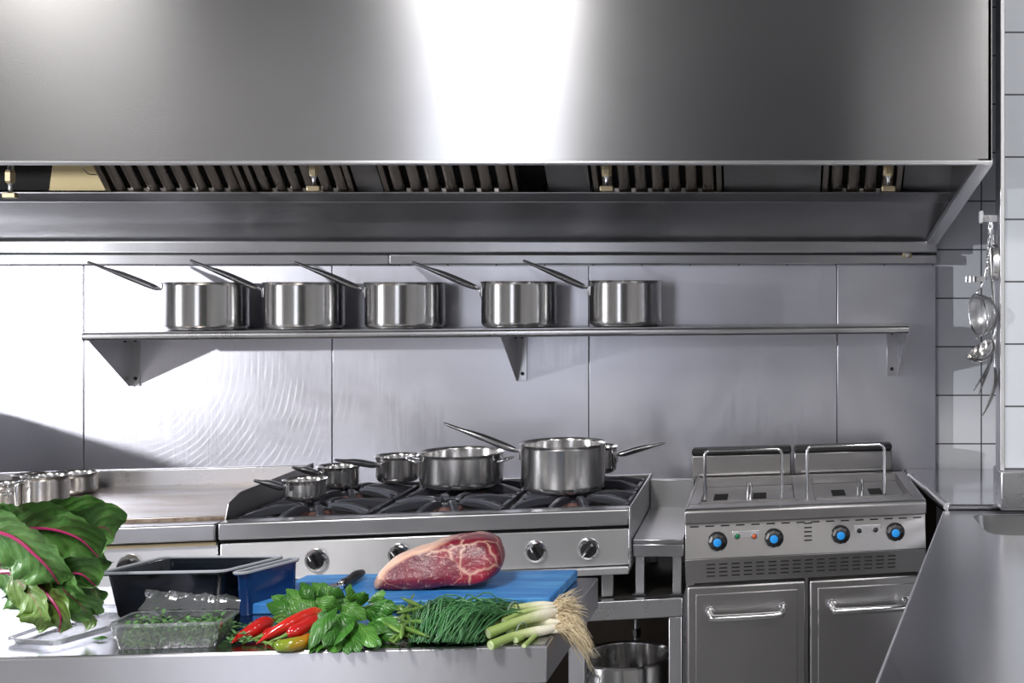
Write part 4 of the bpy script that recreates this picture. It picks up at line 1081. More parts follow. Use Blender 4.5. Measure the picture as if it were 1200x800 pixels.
# ---------------- leaves
def leaf(mb, ctrl, side, w, nu=10, nv=16, cup=.25, ruf=.0, rf=9, seed=0, prof=None, tip=.04, lobe=0, waves=5):
    """grid leaf along a midrib; side: width direction; cup bends the halves along the normal; ruf: ruffled edge"""
    pts = spline(ctrl, nv); vs = []; rnd = random.Random(seed); ph = rnd.random() * 6; ph2 = rnd.random() * 6
    prof = prof or [.12, .55, .85, 1.0, .98, .86, .62, .3, .03]
    wd = prof1(prof, nv)
    for i, p in enumerate(pts):
        t = (pts[min(i+1, nv)] - pts[max(i-1, 0)]).normalized()
        s_ = (side - t * side.dot(t)).normalized(); nrm = s_.cross(t)
        for j in range(nu + 1):
            a = (j / nu - .5) * 2
            e = abs(a) ** 2
            ww = w * wd[i] * (1 + lobe * (math.sin(i / nv * 24 + ph2 + (3 if a > 0 else 0)) + .7 * math.sin(i / nv * 71 + ph)) * abs(a) ** 3)
            v = p + s_ * a * ww + nrm * (cup * w * e * wd[i] + ruf * e * math.sin(i / nv * waves * 2 * PI + ph + (2 if a > 0 else 0)))
            v += mnoise.noise_vector(v * 30 + Vector((seed, 0, 0))) * ruf * .35 + mnoise.noise_vector(v * 85 + Vector((seed, 3, 0))) * min(.0022, ruf * .35) * (.4 + e)
            vs.append(v)
    n0 = mb.add(vs, [(i*(nu+1)+j, i*(nu+1)+j+1, (i+1)*(nu+1)+j+1, (i+1)*(nu+1)+j) for i in range(nv) for j in range(nu)])
    for i in range(nv + 1):
        for j in range(nu + 1): mb.uv[n0 + i*(nu+1)+j] = (j / nu, i / nv)
    return pts

# beet greens: big leaves hanging in from the left
BGZ = 2.14
bg = thing('beet_greens', 'bunch of large green beet leaves with magenta midribs at the left', 'leaf vegetable', P(-40, 742, BGZ))
bg.location.z = TZ
o6 = Vector(bg.location)
def bp(px, py, dz=0): return P(px, py, BGZ + dz) - o6
beet = [  # midrib control points (px, py, depth offset), half width, material, ruffle, side tilt
    ([(-30,640,.02),(20,618,.0),(62,606,.0),(100,600,.02),(124,604,.05)], .036, 'beet_leaf', .010, .2),
    ([(-25,626,-.04),(14,622,-.05),(55,619,-.055),(92,630,-.05),(116,652,-.03)], .058, 'beet_leaf', .010, .6),
    ([(30,630,.03),(70,632,.02),(100,622,.02),(121,618,.04),(134,628,.06)], .052, 'beet_leaf', .014, .3),
    ([(60,620,.05),(95,640,.03),(112,655,.03),(122,668,.04)], .040, 'beet_leaf', .012, .5),
    ([(-25,618,-.06),(14,628,-.075),(40,648,-.08),(58,666,-.075),(70,684,-.06)], .055, 'beet_leaf', .009, .9),
    ([(20,655,-.03),(50,668,-.05),(72,672,-.06),(95,672,-.06),(113,686,-.04)], .044, 'beet_leaf', .013, .4),
    ([(40,668,-.03),(66,684,-.05),(84,698,-.055),(98,712,-.05),(106,722,-.03)], .042, 'beet_leaf', .013, .9),
    ([(10,668,-.03),(30,690,-.05),(42,706,-.06),(48,722,-.06),(46,738,-.04)], .036, 'beet_leaf_pale', .011, 1.4),
    ([(30,672,-.02),(52,692,-.05),(64,706,-.06),(72,722,-.06),(70,740,-.045)], .034, 'beet_leaf_pale', .012, 1.2),
    ([(50,680,.0),(80,700,-.02),(98,716,-.02),(100,736,-.01)], .034, 'beet_leaf_pale', .010, 1.2),
    ([(-10,660,.0),(18,680,-.02),(24,700,-.03),(30,716,-.03)], .040, 'beet_leaf', .010, 1.4),
    ([(60,668,.02),(92,678,.01),(112,694,.0),(120,706,.0)], .026, 'beet_leaf', .010, .9),
]
for i, (cp, w, mt, rf_, tl) in enumerate(beet):
    ctrl = [bp(*c) for c in cp]
    t = (ctrl[-1] - ctrl[0]).normalized()
    side = Vector((-t.z, -.35, t.x)).normalized()
    m = MB(); pts = leaf(m, ctrl, side, w, 22, 44, -.22, rf_ * .6, seed=i, prof=[.12,.65,.92,1.0,1.02,1.0,.95,.82,.60,.08], lobe=.055, waves=3)
    m.xf(lambda v: Vector((v.x, v.y, max(.0015, v.z))))
    lf = m.build('leaf', M[mt], bg, angle=180, recalc=False)
    mr = MB().tube([p + Vector((0, -.0025, .0)) for p in pts], prof1([.0036, .003, .0025, .0018, .0008], len(pts) - 1), 6)
    mr.xf(lambda v: Vector((v.x, v.y, max(.0015, v.z))))
    if i in (1, 4, 5, 8): mr.build('midrib', M['beet_stem'] , lf)
m = MB()
for i in range(7):
    a = beet[i % 7][0][0]
    m.tube(spline([bp(*a), bp(-70, 640 + 6*i, -.02 + .01*i), bp(-150, 690 + 4*i, .02*i - .04), Vector(bp(-230, 742, .03*i - .08)) * 1.0], 14), .0045, 8)
m.xf(lambda v: Vector((v.x, v.y, max(.005, v.z)))).build('stems', M['beet_stem'], bg)

# basil: two clumps of leaves
def px_leaf(mb, a, b, w, Za, Zb, seed, cup=.5, ruf=.004, arch=.012, roll=0.0, o=Vector(), floor=None):
    A = P(a[0], a[1], Za); B = P(b[0], b[1], Zb)
    t = (B - A).normalized(); view = Vector((math.sin(roll) * .8, -1, .45 + .3 * math.cos(seed))).normalized()
    side = t.cross(view).normalized()
    md = (A + B) / 2 + view * arch
    pts = leaf(mb, [A - o, lerp(A, md, .55) + view * arch * .35 - o, md - o, lerp(md, B, .55) + view * arch * .1 - o, B - o], side, w, 8, 14, cup * (-1), ruf, seed=seed, waves=2.5,
               prof=[.06, .55, .88, 1.0, .98, .88, .68, .40, .02])
    return pts
rnd = random.Random(11)
def clump(name, label, origin, leaves, stems, mats, group=None):
    t = thing(name, label, 'herb', origin, group)
    for i, (a, b, w, za, zb, mt) in enumerate(leaves):
        m = MB(); px_leaf(m, a, b, w, za, zb, i * 1.7, .30 + .3 * rnd.random(), .0006 + .0012 * rnd.random(), .006 + .010 * rnd.random(), rnd.uniform(-.8, .8), Vector(origin))
        if not (origin[1] < 2.14 and b[1] > 752):
            m.xf(lambda v: Vector((v.x, v.y, max(.0015, v.z))))
        m.build('leaf', M[mt], t, angle=180, recalc=False)
    for s_ in stems:
        MB().tube(spline([P(*q) - Vector(origin) for q in s_], 10), .0022, 6).xf(lambda v: Vector((v.x, v.y, max(.0025, v.z)))).build('stalk', M['basil_stem'], t)
    return t
# front clump, broad glossy leaves
Lf = []
sel = [((395,712),(362,762),.018),((400,715),(375,700),.013),((415,722),(392,756),.020),((410,735),(422,764),.016),((420,730),(440,758),.017),((428,735),(462,750),.022),
       ((420,712),(460,722),.020),((400,708),(430,726),.018),((405,715),(388,742),.020),((380,735),(362,766),.017),((398,740),(392,765),.016),((412,745),(408,767),.014),
       ((430,716),(455,703),.014),((412,708),(410,684),.013),((418,712),(428,694),.012),((390,712),(372,728),.016),((436,722),(470,738),.016),((440,735),(470,752),.016),
       ((400,722),(418,748),.018),((385,745),(372,764),.012),((425,745),(447,756),.014),((405,700),(385,692),.012),((430,705),(452,695),.012),((440,712),(466,712),.014),
       ((378,722),(366,752),.016),((415,728),(400,750),.017),((432,728),(450,742),.018),((396,728),(380,757),.017)]
for i, (a, b, w) in enumerate(sel):
    yb = b[1]; za = 2.17 - (a[1] - 700) * .0012 - .012 * rnd.random(); zb = za - .02 - .02 * rnd.random()
    zb = max(zb, 2.075); 
    if yb > 755: zb = 2.045; za = min(za, 2.11)
    Lf.append((a, b, w, za, zb, 'basil_light' if i % 3 == 1 else 'basil'))
org = (XW(415, 2.12), 2.12, TZ)
clump('basil_bunch', 'bunch of glossy broad basil leaves hanging over the table edge', org, Lf,
      [((400,735,2.15),(425,738,2.14),(455,735,2.16)), ((405,742,2.13),(430,746,2.12),(450,748,2.13)), ((395,748,2.12),(415,750,2.11),(430,755,2.10))], None)
# rear clump, longer leaves behind the chillies
sel = [((345,722),(312,707),.017),((350,715),(318,698),.016),((360,712),(335,690),.017),((368,708),(352,682),.016),((385,700),(365,683),.015),((395,705),(378,686),.015),((350,726),(322,722),.017),
       ((372,716),(345,702),.018),((385,715),(362,700),.016),((392,712),(398,690),.014),((365,722),(335,712),.018),((360,728),(330,732),.016),((378,722),(350,720),.017),((398,716),(404,698),.014),
       ((380,708),(388,688),.014),((352,708),(328,702),.013),((340,730),(316,728),.013),((388,722),(372,708),.016),((370,700),(384,690),.012),((395,712),(412,700),.013)]
Lf = []
for i, (a, b, w) in enumerate(sel):
    za = 2.26 - .02 * rnd.random() + (722 - a[1]) * .0015; zb = za + rnd.uniform(-.02, .02)
    Lf.append((a, b, w, za, zb, 'basil_light' if i % 3 else 'basil'))
org = (XW(365, 2.26), 2.26, TZ)
clump('herb_bunch', 'bunch of pale pointed green leaves behind the red chillies', org, Lf,
      [((352,724,2.23),(375,722,2.24),(398,720,2.25)), ((345,728,2.22),(370,730,2.22),(395,726,2.23))], None)

# ---------------- chillies
def chilli_mat(name, stops):
    n = N(name); u = n.n('ShaderNodeUVMap'); u.uv_map = 'UVMap'; sp = n.n('ShaderNodeSeparateXYZ'); n.l(u.outputs[0], sp.inputs[0])
    f = n.math('ADD', sp.outputs[1], n.math('MULTIPLY', n.math('SUBTRACT', n.noise(n.coord(), 40, 3), .5), .35))
    n.l(n.ramp(f, stops), n.b.inputs['Base Color']); n.set(Roughness=.16, Specular_IOR_Level=.6, Coat_Weight=.3, Coat_Roughness=.08); return n.m
M['chilli_red'] = chilli_mat('chilli_red', [(.0, (.50,.012,.012)), (1.0, (.62,.02,.015))])
M['chilli_mix'] = chilli_mat('chilli_red_orange', [(.0, (.70,.13,.01)), (.25, (.62,.03,.015)), (1.0, (.55,.012,.012))])
M['chilli_green'] = chilli_mat('chilli_turning', [(.0, (.09,.20,.02)), (.35, (.22,.27,.02)), (.6, (.55,.20,.01)), (1.0, (.60,.04,.01))])
M['chilli_stem'] = plain('chilli_stem', (.13,.24,.04), .45)
def chilli(label, ctrl, rad, mt, stem):
    """ctrl runs from the stalk end to the tip"""
    o = Vector(ctrl[0]); t = thing('chilli', label, 'chilli pepper', (o.x, o.y, TZ), 'chillies at the table edge'); o = Vector(t.location)
    pts = [p - o for p in spline(ctrl, 24)]; r_ = prof1(rad, 24)
    m = MB().tube(pts, r_, 14)
    m.xf(lambda v: v + mnoise.noise_vector(v * 45) * .0016)
    m.xf(lambda v: Vector((v.x, v.y, max(.0006, v.z))))
    m.build('fruit', M[mt], t, angle=180)
    sp = spline(stem, 10); MB().tube([p - o for p in sp], prof1([.0055, .0042, .0026, .0024, .0022, .003], 10), 8).xf(lambda v: Vector((v.x, v.y, max(.0006, v.z)))).build('stalk', M['chilli_stem'], t, angle=60)
def C(px, py, z): return ONZ(px, py, TZ + z)
R1 = [.004, .010, .0125, .013, .0125, .011, .009, .0065, .003, .0006]
chilli('red chilli with a curved tip lying furthest left by the herb punnet', [C(319,727,.02), C(308,731,.02), C(295,739,.016), C(281,746,.011), C(271,753,.006)], R1, 'chilli_red', [C(320,726,.021), C(327,722,.024), C(334,722,.022)])
chilli('long red chilli lying across the others, orange at its upper end', [C(377,718,.034), C(362,721,.034), C(342,730,.030), C(320,741,.020), C(301,754,.006)], [.007,.0125,.0135,.013,.013,.0125,.0105,.0075,.0035,.0006], 'chilli_mix', [C(379,718,.034), C(386,716,.034), C(392,716,.03)])
chilli('bent red chilli with a long green stalk at the front', [C(339,743,.022), C(349,738,.025), C(362,731,.029), C(376,727,.030), C(386,734,.022), C(387,743,.012)], [.0075,.0115,.0125,.0125,.012,.011,.0095,.0075,.004,.0006], 'chilli_red', [C(340,742,.021), C(331,746,.016), C(320,750,.009), C(311,755,.004)])
chilli('half green half orange chilli lying lowest at the front', [C(322,755,.009), C(334,756,.010), C(352,753,.012), C(366,746,.013), C(378,738,.012)], [.005,.0105,.0115,.012,.0118,.011,.0095,.007,.003,.0006], 'chilli_green', [C(322,755,.009), C(314,753,.008), C(300,750,.006)])
chilli('red chilli half hidden under the long one, its stalk towards the punnet', [C(308,745,.010), C(320,741,.009), C(334,737,.009), C(350,733,.010)], [.005,.010,.011,.011,.010,.008,.005,.0008], 'chilli_red', [C(308,745,.010), C(298,748,.008), C(284,753,.004)])

# ---------------- punnet with micro herbs, open lid
pa, pb = ONZ(134, 760, TZ), ONZ(247, 757.5, TZ)
PH = .044
qf = [ONZ(126, 733, TZ + PH), ONZ(258, 729, TZ + PH), ONZ(278, 715, TZ + PH), ONZ(160, 717, TZ + PH)]
pn = thing('herb_punnet', 'clear plastic punnet of small green herbs at the front left', 'punnet', ((pa.x + pb.x)/2, (qf[0].y + qf[2].y)/2, TZ + .0004))
o7 = Vector(pn.location)
bot = [Vector((lerp(q.x, o7.x, .10), lerp(q.y, o7.y, .14), 0)) - Vector((o7.x, o7.y, 0)) for q in qf]
top = [Vector((q.x - o7.x, q.y - o7.y, PH)) for q in qf]
def rquad(Q, rad=.012, n=5):
    res = []
    for i in range(4):
        p = Q[i]; a = (Q[i-1] - p).normalized(); b = (Q[(i+1) % 4] - p).normalized()
        for k in range(n + 1):
            s_ = k / n; res.append((p + a*rad) * (1-s_)**2 + p * 2*s_*(1-s_) + (p + b*rad) * s_*s_)
    return res
def clearshell(rings, closed_bottom=True):
    m = MB(); n_ = len(rings[0])
    m.add([v for R in rings for v in R], [(i*n_+k, i*n_+(k+1) % n_, (i+1)*n_+(k+1) % n_, (i+1)*n_+k) for i in range(len(rings)-1) for k in range(n_)] + ([tuple(range(n_))] if closed_bottom else []))
    return m
rb = rquad(bot); rtp = rquad(top)
def ribbed(Rb, Rt, t_, amp):
    R = [lerp(a, b, t_) for a, b in zip(Rb, Rt)]; return R
def dense(R, n=6):
    res = []
    for i in range(len(R)):
        a, b = R[i], R[(i+1) % len(R)]
        L_ = (b - a).length; kk = max(1, int(L_ / .004))
        for k in range(kk): res.append(lerp(a, b, k / kk))
    return res
cnt = []
for i in range(len(rb)):
    kk = max(1, int((rtp[(i+1) % len(rtp)] - rtp[i]).length / .0035)); cnt.append(kk)
def densify(R):
    res = []
    for i in range(len(R)):
        for k in range(cnt[i]): res.append(lerp(R[i], R[(i+1) % len(R)], k / cnt[i]))
    return res
rbD, rtD = densify(rb), densify(rtp)
rings = []
for t_ in (0, .08, .5, .86, 1.0):
    amp = .0014 if .05 < t_ < .95 else 0
    R = []
    for i, (a, b) in enumerate(zip(rbD, rtD)):
        v = lerp(a, b, t_); c_ = Vector((v.x, v.y, 0)).normalized(); R.append(v + c_ * (amp if i % 2 else 0))
    rings.append(R)
rim = [v + Vector((v.x, v.y, 0)).normalized() * .007 for v in rtD]
rings.append(rim); rings.append([v - Vector((0,0,.003)) for v in rim])
clearshell(rings).build('tray', M['clear'], pn, angle=50)
MB().tube(rtp, .0013, 6, closed=True).build('rim_bead', M['clear'], pn)
# lid hinged open behind, leaning on the tub
lo_h = [top[3], top[2]]
up_v = Vector((0, .03, .035))
lidq = [top[3] + Vector((.0,.006,0)), top[2] + Vector((0,.006,0)), top[2] + Vector((-.01,.02,.020)), top[3] + Vector((.0,.036,.030))]
m = MB(); NXl, NYl = 26, 8; vs = []
for j in range(NYl + 1):
    for i in range(NXl + 1):
        s_, t_ = i / NXl, j / NYl
        v = lerp(lerp(lidq[0], lidq[1], s_), lerp(lidq[3], lidq[2], s_), t_)
        v = v + mnoise.noise_vector(v * 60) * .004 + Vector((0, .008 * math.sin(PI * t_), 0)) + Vector((0,0,.0012 * (i % 2)))
        vs.append(v)
m.add(vs, [(j*(NXl+1)+i, j*(NXl+1)+i+1, (j+1)*(NXl+1)+i+1, (j+1)*(NXl+1)+i) for j in range(NYl) for i in range(NXl)])
m.build('lid', M['clear'], pn, angle=60, recalc=False)
# herbs inside
M['micro'] = leaf_mat('micro_herb', (.07,.20,.05), (.17,.36,.13), (.24,.42,.18), .03, 5, .4, None, .3)
rn = random.Random(3); m = MB(); ms = MB()
def inq(s_, t_, z):
    a = lerp(lerp(bot[0], bot[1], s_), lerp(bot[3], bot[2], s_), t_); b = lerp(lerp(top[0], top[1], s_), lerp(top[3], top[2], s_), t_)
    return lerp(a, b, z)
for i in range(620):
    s_, t_ = rn.uniform(.05, .95), rn.uniform(.06, .92); zz = rn.uniform(.08, .82 + .35 * (rn.random() ** 3) * (.4 if t_ < .25 else 1))
    p = inq(s_, t_, zz); a = rn.uniform(0, 2*PI); d_ = Vector((math.cos(a), math.sin(a), rn.uniform(-.4, .6))).normalized() * rn.uniform(.008, .015)
    if zz < .9:
        q = p + d_
        d_ = d_ if (abs(q.x) < .085 and abs(q.y) < .035) else -d_
    leaf(m, [p, p + d_ * .5 + Vector((0,0,.001)), p + d_], Vector((-d_.y, d_.x, rn.uniform(-.006,.006))), rn.uniform(.0022, .0042), 2, 5, -.4, 0, seed=i)
    if i % 3 == 0:
        ms.tube(spline([inq(s_, t_, .05), inq(min(.95, s_ + rn.uniform(-.08,.08)), t_, zz * .6), p], 5), .0006, 4)
hb_ = m.build('micro_herbs', M['micro'], angle=180, recalc=False); hb_.location = o7
tag(hb_, 'loose small green herb leaves filling the clear plastic punnet', 'herbs', kind='stuff')
st_ = ms.build('stalks', M['basil_stem'], hb_)
# a stray leaf beside the punnet
m = MB(); a, b = ONZ(126, 747, TZ + .004), ONZ(107, 748, TZ + .003); oo = Vector((a.x, a.y, TZ))
leaf(m, [a - oo, lerp(a, b, .5) - oo + Vector((0,0,.003)), b - oo], Vector((0, 1, .15)), .008, 6, 10, -.3, .001)
o = m.build('loose_leaf', M['basil'], angle=180, recalc=False); o.location = oo
tag(o, 'single dark green leaf lying on the table left of the punnet', 'leaf')
# right-hand hanging herb sprig spilling over the punnet side
m = MB(); rn = random.Random(8); oo = ONZ(285, 735, TZ)
for i in range(90):
    p = ONZ(rn.uniform(268, 292), rn.uniform(730, 752), TZ + rn.uniform(.002, .022)); a = rn.uniform(0, 2*PI)
    d_ = Vector((math.cos(a), math.sin(a), rn.uniform(-.1, .4))).normalized() * rn.uniform(.008, .016)
    leaf(m, [p - oo, p - oo + d_*.5, p - oo + d_], Vector((-d_.y, d_.x, .002)), rn.uniform(.002, .004), 2, 5, -.4, 0, seed=i)
m.xf(lambda v: Vector((v.x, v.y, max(.0008, v.z))))
o = m.build('dill_sprigs', M['micro'], angle=180, recalc=False); o.location = oo
tag(o, 'loose herb sprigs between the punnet and the first chilli', 'herbs', kind='stuff')
# flat clear lid under the beet leaves
q = [ONZ(6, 752, TZ + .004), ONZ(62, 756, TZ + .004), ONZ(205, 716, TZ + .004), ONZ(120, 712, TZ + .004)]
c = sum(q, Vector()) / 4; c.z = TZ + .0005
pl = thing('plastic_clamshell', 'flat clear plastic clamshell cover lying on the table under the beet leaves', 'plastic cover', c)
Q = [v - c for v in q]
lv = [rquad([v * .97 for v in Q], .012), ]
r0 = rquad([Vector((v.x, v.y, .0)) * .92 for v in Q], .012); r1 = rquad([Vector((v.x, v.y, .010)) for v in [w * .95 for w in Q]], .012); r1 = [Vector((v.x, v.y, .010)) for v in r1]
r2 = rquad([Vector((v.x * 1.0, v.y * 1.0, 0)) for v in Q], .012); r2 = [Vector((v.x, v.y, .010)) for v in r2]; r3 = [Vector((v.x, v.y, .004)) for v in r2]
clearshell([r0, r1, r2, r3]).build('lid_shell', M['clear'], pl, angle=50)
MB().tube([Vector((v.x, v.y, .010)) for v in r2], .0012, 6, closed=True).build('rim', M['clear'], pl)

# ---------------- green beans
M['bean'] = simple_noise('green_bean', (.10,.22,.035), (.20,.34,.08), 40, .35)
M['bean_tip'] = plain('bean_tip', (.24,.32,.10), .5)
rn = random.Random(21)
bl = [((438,742),(462,753)),((455,712),(512,724)),((448,722),(506,738)),((462,735),(510,728)),((452,728),(500,745)),((470,700),(520,728)),((476,693),(508,722)),((440,716),(490,710)),((486,704),(466,738)),((500,706),(478,745)),
      ((458,748),(503,735)),((470,748),(474,733)),((445,732),(498,722)),((460,705),(498,718)),((492,712),(512,744)),((450,738),(488,748)),((465,718),(515,712)),((480,728),(520,736)),((444,708),(482,702)),((455,742),(500,728)),
      ((468,710),(488,740)),((486,695),(478,720)),((462,752),(472,738)),((440,727),(470,741)),((478,716),(520,722)),((450,735),(512,732)),((460,722),(494,742))]
for i, (a, b) in enumerate(bl):
    zz = .005 + .024 * (i % 6) / 5 * (1 if min(a[1], b[1]) < 735 else .6)
    A, B = ONZ(a[0], a[1], TZ + zz), ONZ(b[0], b[1], TZ + max(.005, zz - .008 + .006 * rn.random()))
    o = (A + B) / 2; o.z = TZ
    t = thing('green_bean', 'thin green bean in the loose pile between basil and chives', 'green bean', o, 'green beans in the loose pile')
    md = (A + B) / 2 + Vector((rn.uniform(-.006,.006), rn.uniform(-.006,.006), rn.uniform(.001,.005)))
    pts = [p - o for p in spline([A, md, B], 12)]
    r_ = rn.uniform(.0036, .0046)
    MB().tube(pts, [r_ * x for x in prof1([.3, .85, 1, .95, 1, .98, 1, .85, .3], 12)], 8).xf(lambda v: Vector((v.x, v.y, max(.0006, v.z)))).build('pod', M['bean'], t, angle=180)
    e = pts[-1]; dd = (pts[-1] - pts[-2]).normalized()
    MB().tube([e, e + dd * .005, e + dd * .009 + Vector((0,0,.001))], [.0016, .001, .0007], 6).xf(lambda v: Vector((v.x, v.y, max(.0006, v.z)))).build('stalk_end', M['bean_tip'], t)

# ---------------- chives
n = N('chive'); f = n.noise(n.coord(), 60, 2)
n.l(n.mix(f, (.022,.12,.045,1), (.09,.26,.08,1)), n.b.inputs['Base Color']); n.set(Roughness=.4); M['chive'] = n.m
rn = random.Random(4)
ch = thing('chive_bunch', 'bunch of thin dark green chives in front of the blue board', 'herb', ONZ(530, 735, TZ))
o8 = Vector(ch.location); m = MB()
for i in range(430):
    e = (rn.uniform(482, 562) , 0)
    u_ = (e[0] - 482) / 80
    hh = .055 * (rn.random() ** .8) * math.sin(PI * (.12 + .76 * u_))
    A = ONZ(e[0] + rn.uniform(-6, 6), lerp(754, 722, rn.random() ** 1.3) if rn.random() < .7 else 752, TZ + .002 + hh * .35)
    back = ONZ(lerp(518, 606, u_) + rn.uniform(-26, 26), rn.uniform(704, 722), TZ + .003 + hh * .9)
    md = lerp(A, back, .5) + Vector((rn.uniform(-.016,.012), rn.uniform(-.014,.014), .008 + .012 * rn.random() + hh * .35))
    m.tube([p - o8 for p in spline([A, md, back], 6)], [.0010, .0013, .0013, .0013, .0012, .0010, .0005], 5)
for i in range(260):       # cut ends bristling at the front
    x = rn.uniform(482, 566); y = rn.uniform(728, 754)
    A = ONZ(x, y, TZ + .001 + (754 - y) * .0011 * rn.random() + .002)
    d_ = Vector((rn.uniform(-.006,.006), -rn.uniform(.002,.010), rn.uniform(-.001,.006)))
    m.tube([A - o8 + Vector((.002, .02, .002)), A - o8, A - o8 + d_], .0013, 5)
m.xf(lambda v: Vector((v.x, v.y, max(.0012, v.z))))
o = m.build('stalks', M['chive'], ch, angle=180); o['kind'] = 'stuff'

# ---------------- spring onions
n = N('spring_onion'); u = n.n('ShaderNodeUVMap'); u.uv_map = 'UVMap'; sp = n.n('ShaderNodeSeparateXYZ'); n.l(u.outputs[0], sp.inputs[0])
st = n.noise(n.coord((200, 20, 200)), 1, 3)
f = n.math('ADD', sp.outputs[1], n.math('MULTIPLY', n.math('SUBTRACT', st, .5), .25))
n.l(n.ramp(f, [(.0, (.30,.42,.12)), (.35, (.34,.46,.14)), (.62, (.52,.58,.28)), (.8, (.78,.76,.60)), (1.0, (.80,.74,.62))]), n.b.inputs['Base Color']); n.set(Roughness=.35, Subsurface_Weight=.1, Subsurface_Radius=(.004,.004,.002)); M['onion'] = n.m
M['onion_cut'] = plain('onion_cut', (.62,.74,.42), .45)
M['root'] = plain('onion_root', (.72,.60,.40), .6)
M['band'] = plain('rubber_band', (.22,.30,.22), .5)
rn = random.Random(33)
on = [  # leaf cut end, mid, bulb (px, py, height), radius, description
    ((556,728,.014),(600,720,.020),(646,716,.022), .0075),
    ((566,722,.020),(606,712,.028),(648,708,.028), .0075),
    ((572,742,.020),(608,728,.028),(652,716,.028), .0095),
    ((560,738,.008),(600,735,.010),(650,728,.012), .007),
    ((575,756,.008),(606,744,.010),(650,736,.010), .0085),
    ((596,740,.014),(620,731,.014),(656,729,.013), .0072),
    ((604,750,.005),(628,738,.007),(658,735,.008), .0065),
    ((590,728,.028),(618,716,.034),(650,711,.032), .006),
    ((614,757,.003),(632,742,.005),(660,738,.006), .0045),
    ((582,733,.016),(612,722,.020),(654,722,.020), .007),
]
wh = ['with its cut end furthest left', 'lying at the back of the bundle by the board', 'thick one with its wide cut end to the front', 'lying low at the left of the bundle', 'lying lowest at the front left',
      'first in the small front bundle', 'second in the small front bundle', 'lying on top of the rear bundle', 'thinnest one at the very front', 'in the middle of the bundle']
for i, ((a, b, c_, r_), w_) in enumerate(zip(on, wh)):
    A, B, Cc = (ONZ(p[0], p[1], TZ + p[2]) for p in (a, b, c_))
    o = Vector((B.x, B.y, TZ))
    t = thing('spring_onion', 'spring onion ' + w_, 'spring onion', o, 'spring onions at the table corner')
    pts = [p - o for p in spline([A, B, Cc], 16)]
    MB().tube(pts, [r_ * x for x in prof1([1.05, 1.0, .95, .92, .9, .92, 1.0, 1.12, 1.05, .6], 16)], 12).xf(lambda v: Vector((v.x, v.y, max(.0006, v.z)))).build('stalk', M['onion'], t, angle=60)
    dd = (pts[0] - pts[1]).normalized()
    MB().tube([pts[0] - dd * .001, pts[0] + dd * .0006], r_ * .86, 12).xf(lambda v: Vector((v.x, v.y, max(.0006, v.z)))).build('cut_end', M['onion_cut'], t)
    m = MB(); e = pts[-1]; dv = (pts[-1] - pts[-3]).normalized()
    front = i in (4, 5, 6, 8, 3, 9)
    for k in range(70):
        L_ = rn.uniform(.020, .066); sp_ = Vector((rn.uniform(-.6,.6), rn.uniform(-.9,.8), rn.uniform(-.5,1.0)))
        d1 = (dv + sp_ * .8).normalized(); p = e + Vector((0, rn.uniform(-.5,.5), rn.uniform(-.5,.5))) * r_
        droop = -.35 if not front else -1.1
        pp = [p]
        for s_ in range(1, 6):
            q = p + d1 * L_ * s_ / 5 + Vector((0, 0, droop * L_ * (s_/5) ** 2 * .8)) + mnoise.noise_vector((p + d1 * s_ + Vector((k, i, 0))) * 14) * .0085 * min(1, s_ / 2)
            wx = q.x + o.x; wy = q.y + o.y
            if wx < tfr.x + .004: q.z = max(q.z, .0008)
            pp.append(q)
        m.tube(spline(pp, 12), prof1([.0008, .0007, .0006, .0005, .0003], 12), 4)
    m.build('roots', M['root'], t, angle=180)
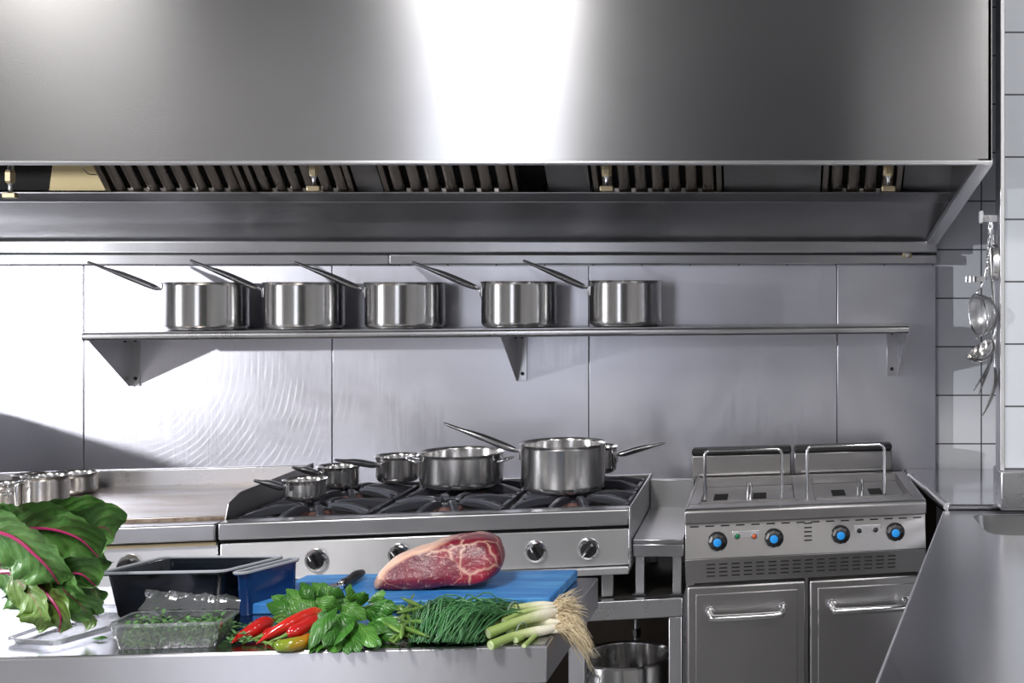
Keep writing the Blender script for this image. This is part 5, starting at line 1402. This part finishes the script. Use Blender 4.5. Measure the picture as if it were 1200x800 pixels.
for cxy, z0, sx_, sz_, lab in (((601, 719, .024), .024, .022, .021, 'rubber band around the rear bundle of spring onions'), ((611, 739, .014), .014, .014, .014, 'rubber band around the small front bundle of spring onions')):
    c = ONZ(*cxy[:2], TZ + cxy[2]); pts = []
    for k in range(28):
        a = 2*PI*k/28; v = Vector((.006 * math.cos(a), sx_ * math.cos(a), sz_ * math.sin(a))); v.z = max(v.z, TZ + .0015 - c.z); pts.append(v)
    o = MB().tube(pts, .0016, 6, closed=True).build('rubber_band', M['band']); o.location = c
    tag(o, lab, 'rubber band', 'bands on the spring onions')

# ================================================================== LIGHT
def spot(name, loc, target, power, size, blend, radius, col=(1,1,1)):
    l = bpy.data.lights.new(name, 'SPOT'); l.energy = power; l.spot_size = math.radians(size); l.spot_blend = blend; l.shadow_soft_size = radius; l.color = col
    o = bpy.data.objects.new(name, l); COL.objects.link(o); o.location = loc
    o.rotation_euler = (Vector(target) - Vector(loc)).to_track_quat('-Z', 'Y').to_euler(); return o
spot('side_lamp', (-4.44, 1.4, 1.72), (-1.2, W, 1.3), 560, 75, .25, .035, (.95,.96,1.0))
def area(name, loc, rot, power, sx, sy, col=(1,1,1)):
    l = bpy.data.lights.new(name, 'AREA'); l.shape = 'RECTANGLE'; l.size = sx; l.size_y = sy; l.energy = power; l.color = col
    o = bpy.data.objects.new(name, l); COL.objects.link(o); o.location = loc; o.rotation_euler = rot; return o
for x, pw in ((-3.9, 34), (-1.5, 26), (1.7, 44)):
    area('ceiling_fill', (x, -.6, H - .02), (0, 0, 0), pw, .9, 1.3, (1.0,.97,.93))  # added fill panels under the ceiling, lifting the ambient light
area('table_fill', (-1.25, .35, H - .03), (0, 0, 0), 85, .5, .5, (1.0,.97,.94))  # added overhead light to brighten the vegetables on the table
area('counter_fill', (1.5, 1.7, H - .03), (0, 0, 0), 18, .5, .5, (.97,.98,1.0))  # added overhead light to brighten the tiles and right-hand counter
S.world = bpy.data.worlds.new('world'); S.world.use_nodes = True
S.world.node_tree.nodes['Background'].inputs[0].default_value = (.05,.05,.055,1)
S.view_settings.view_transform = 'Standard'; S.view_settings.look = 'None'; S.view_settings.gamma = 1.0; S.view_settings.use_curve_mapping = False
S.view_settings.exposure = 0.0
S.cycles.use_denoising = True
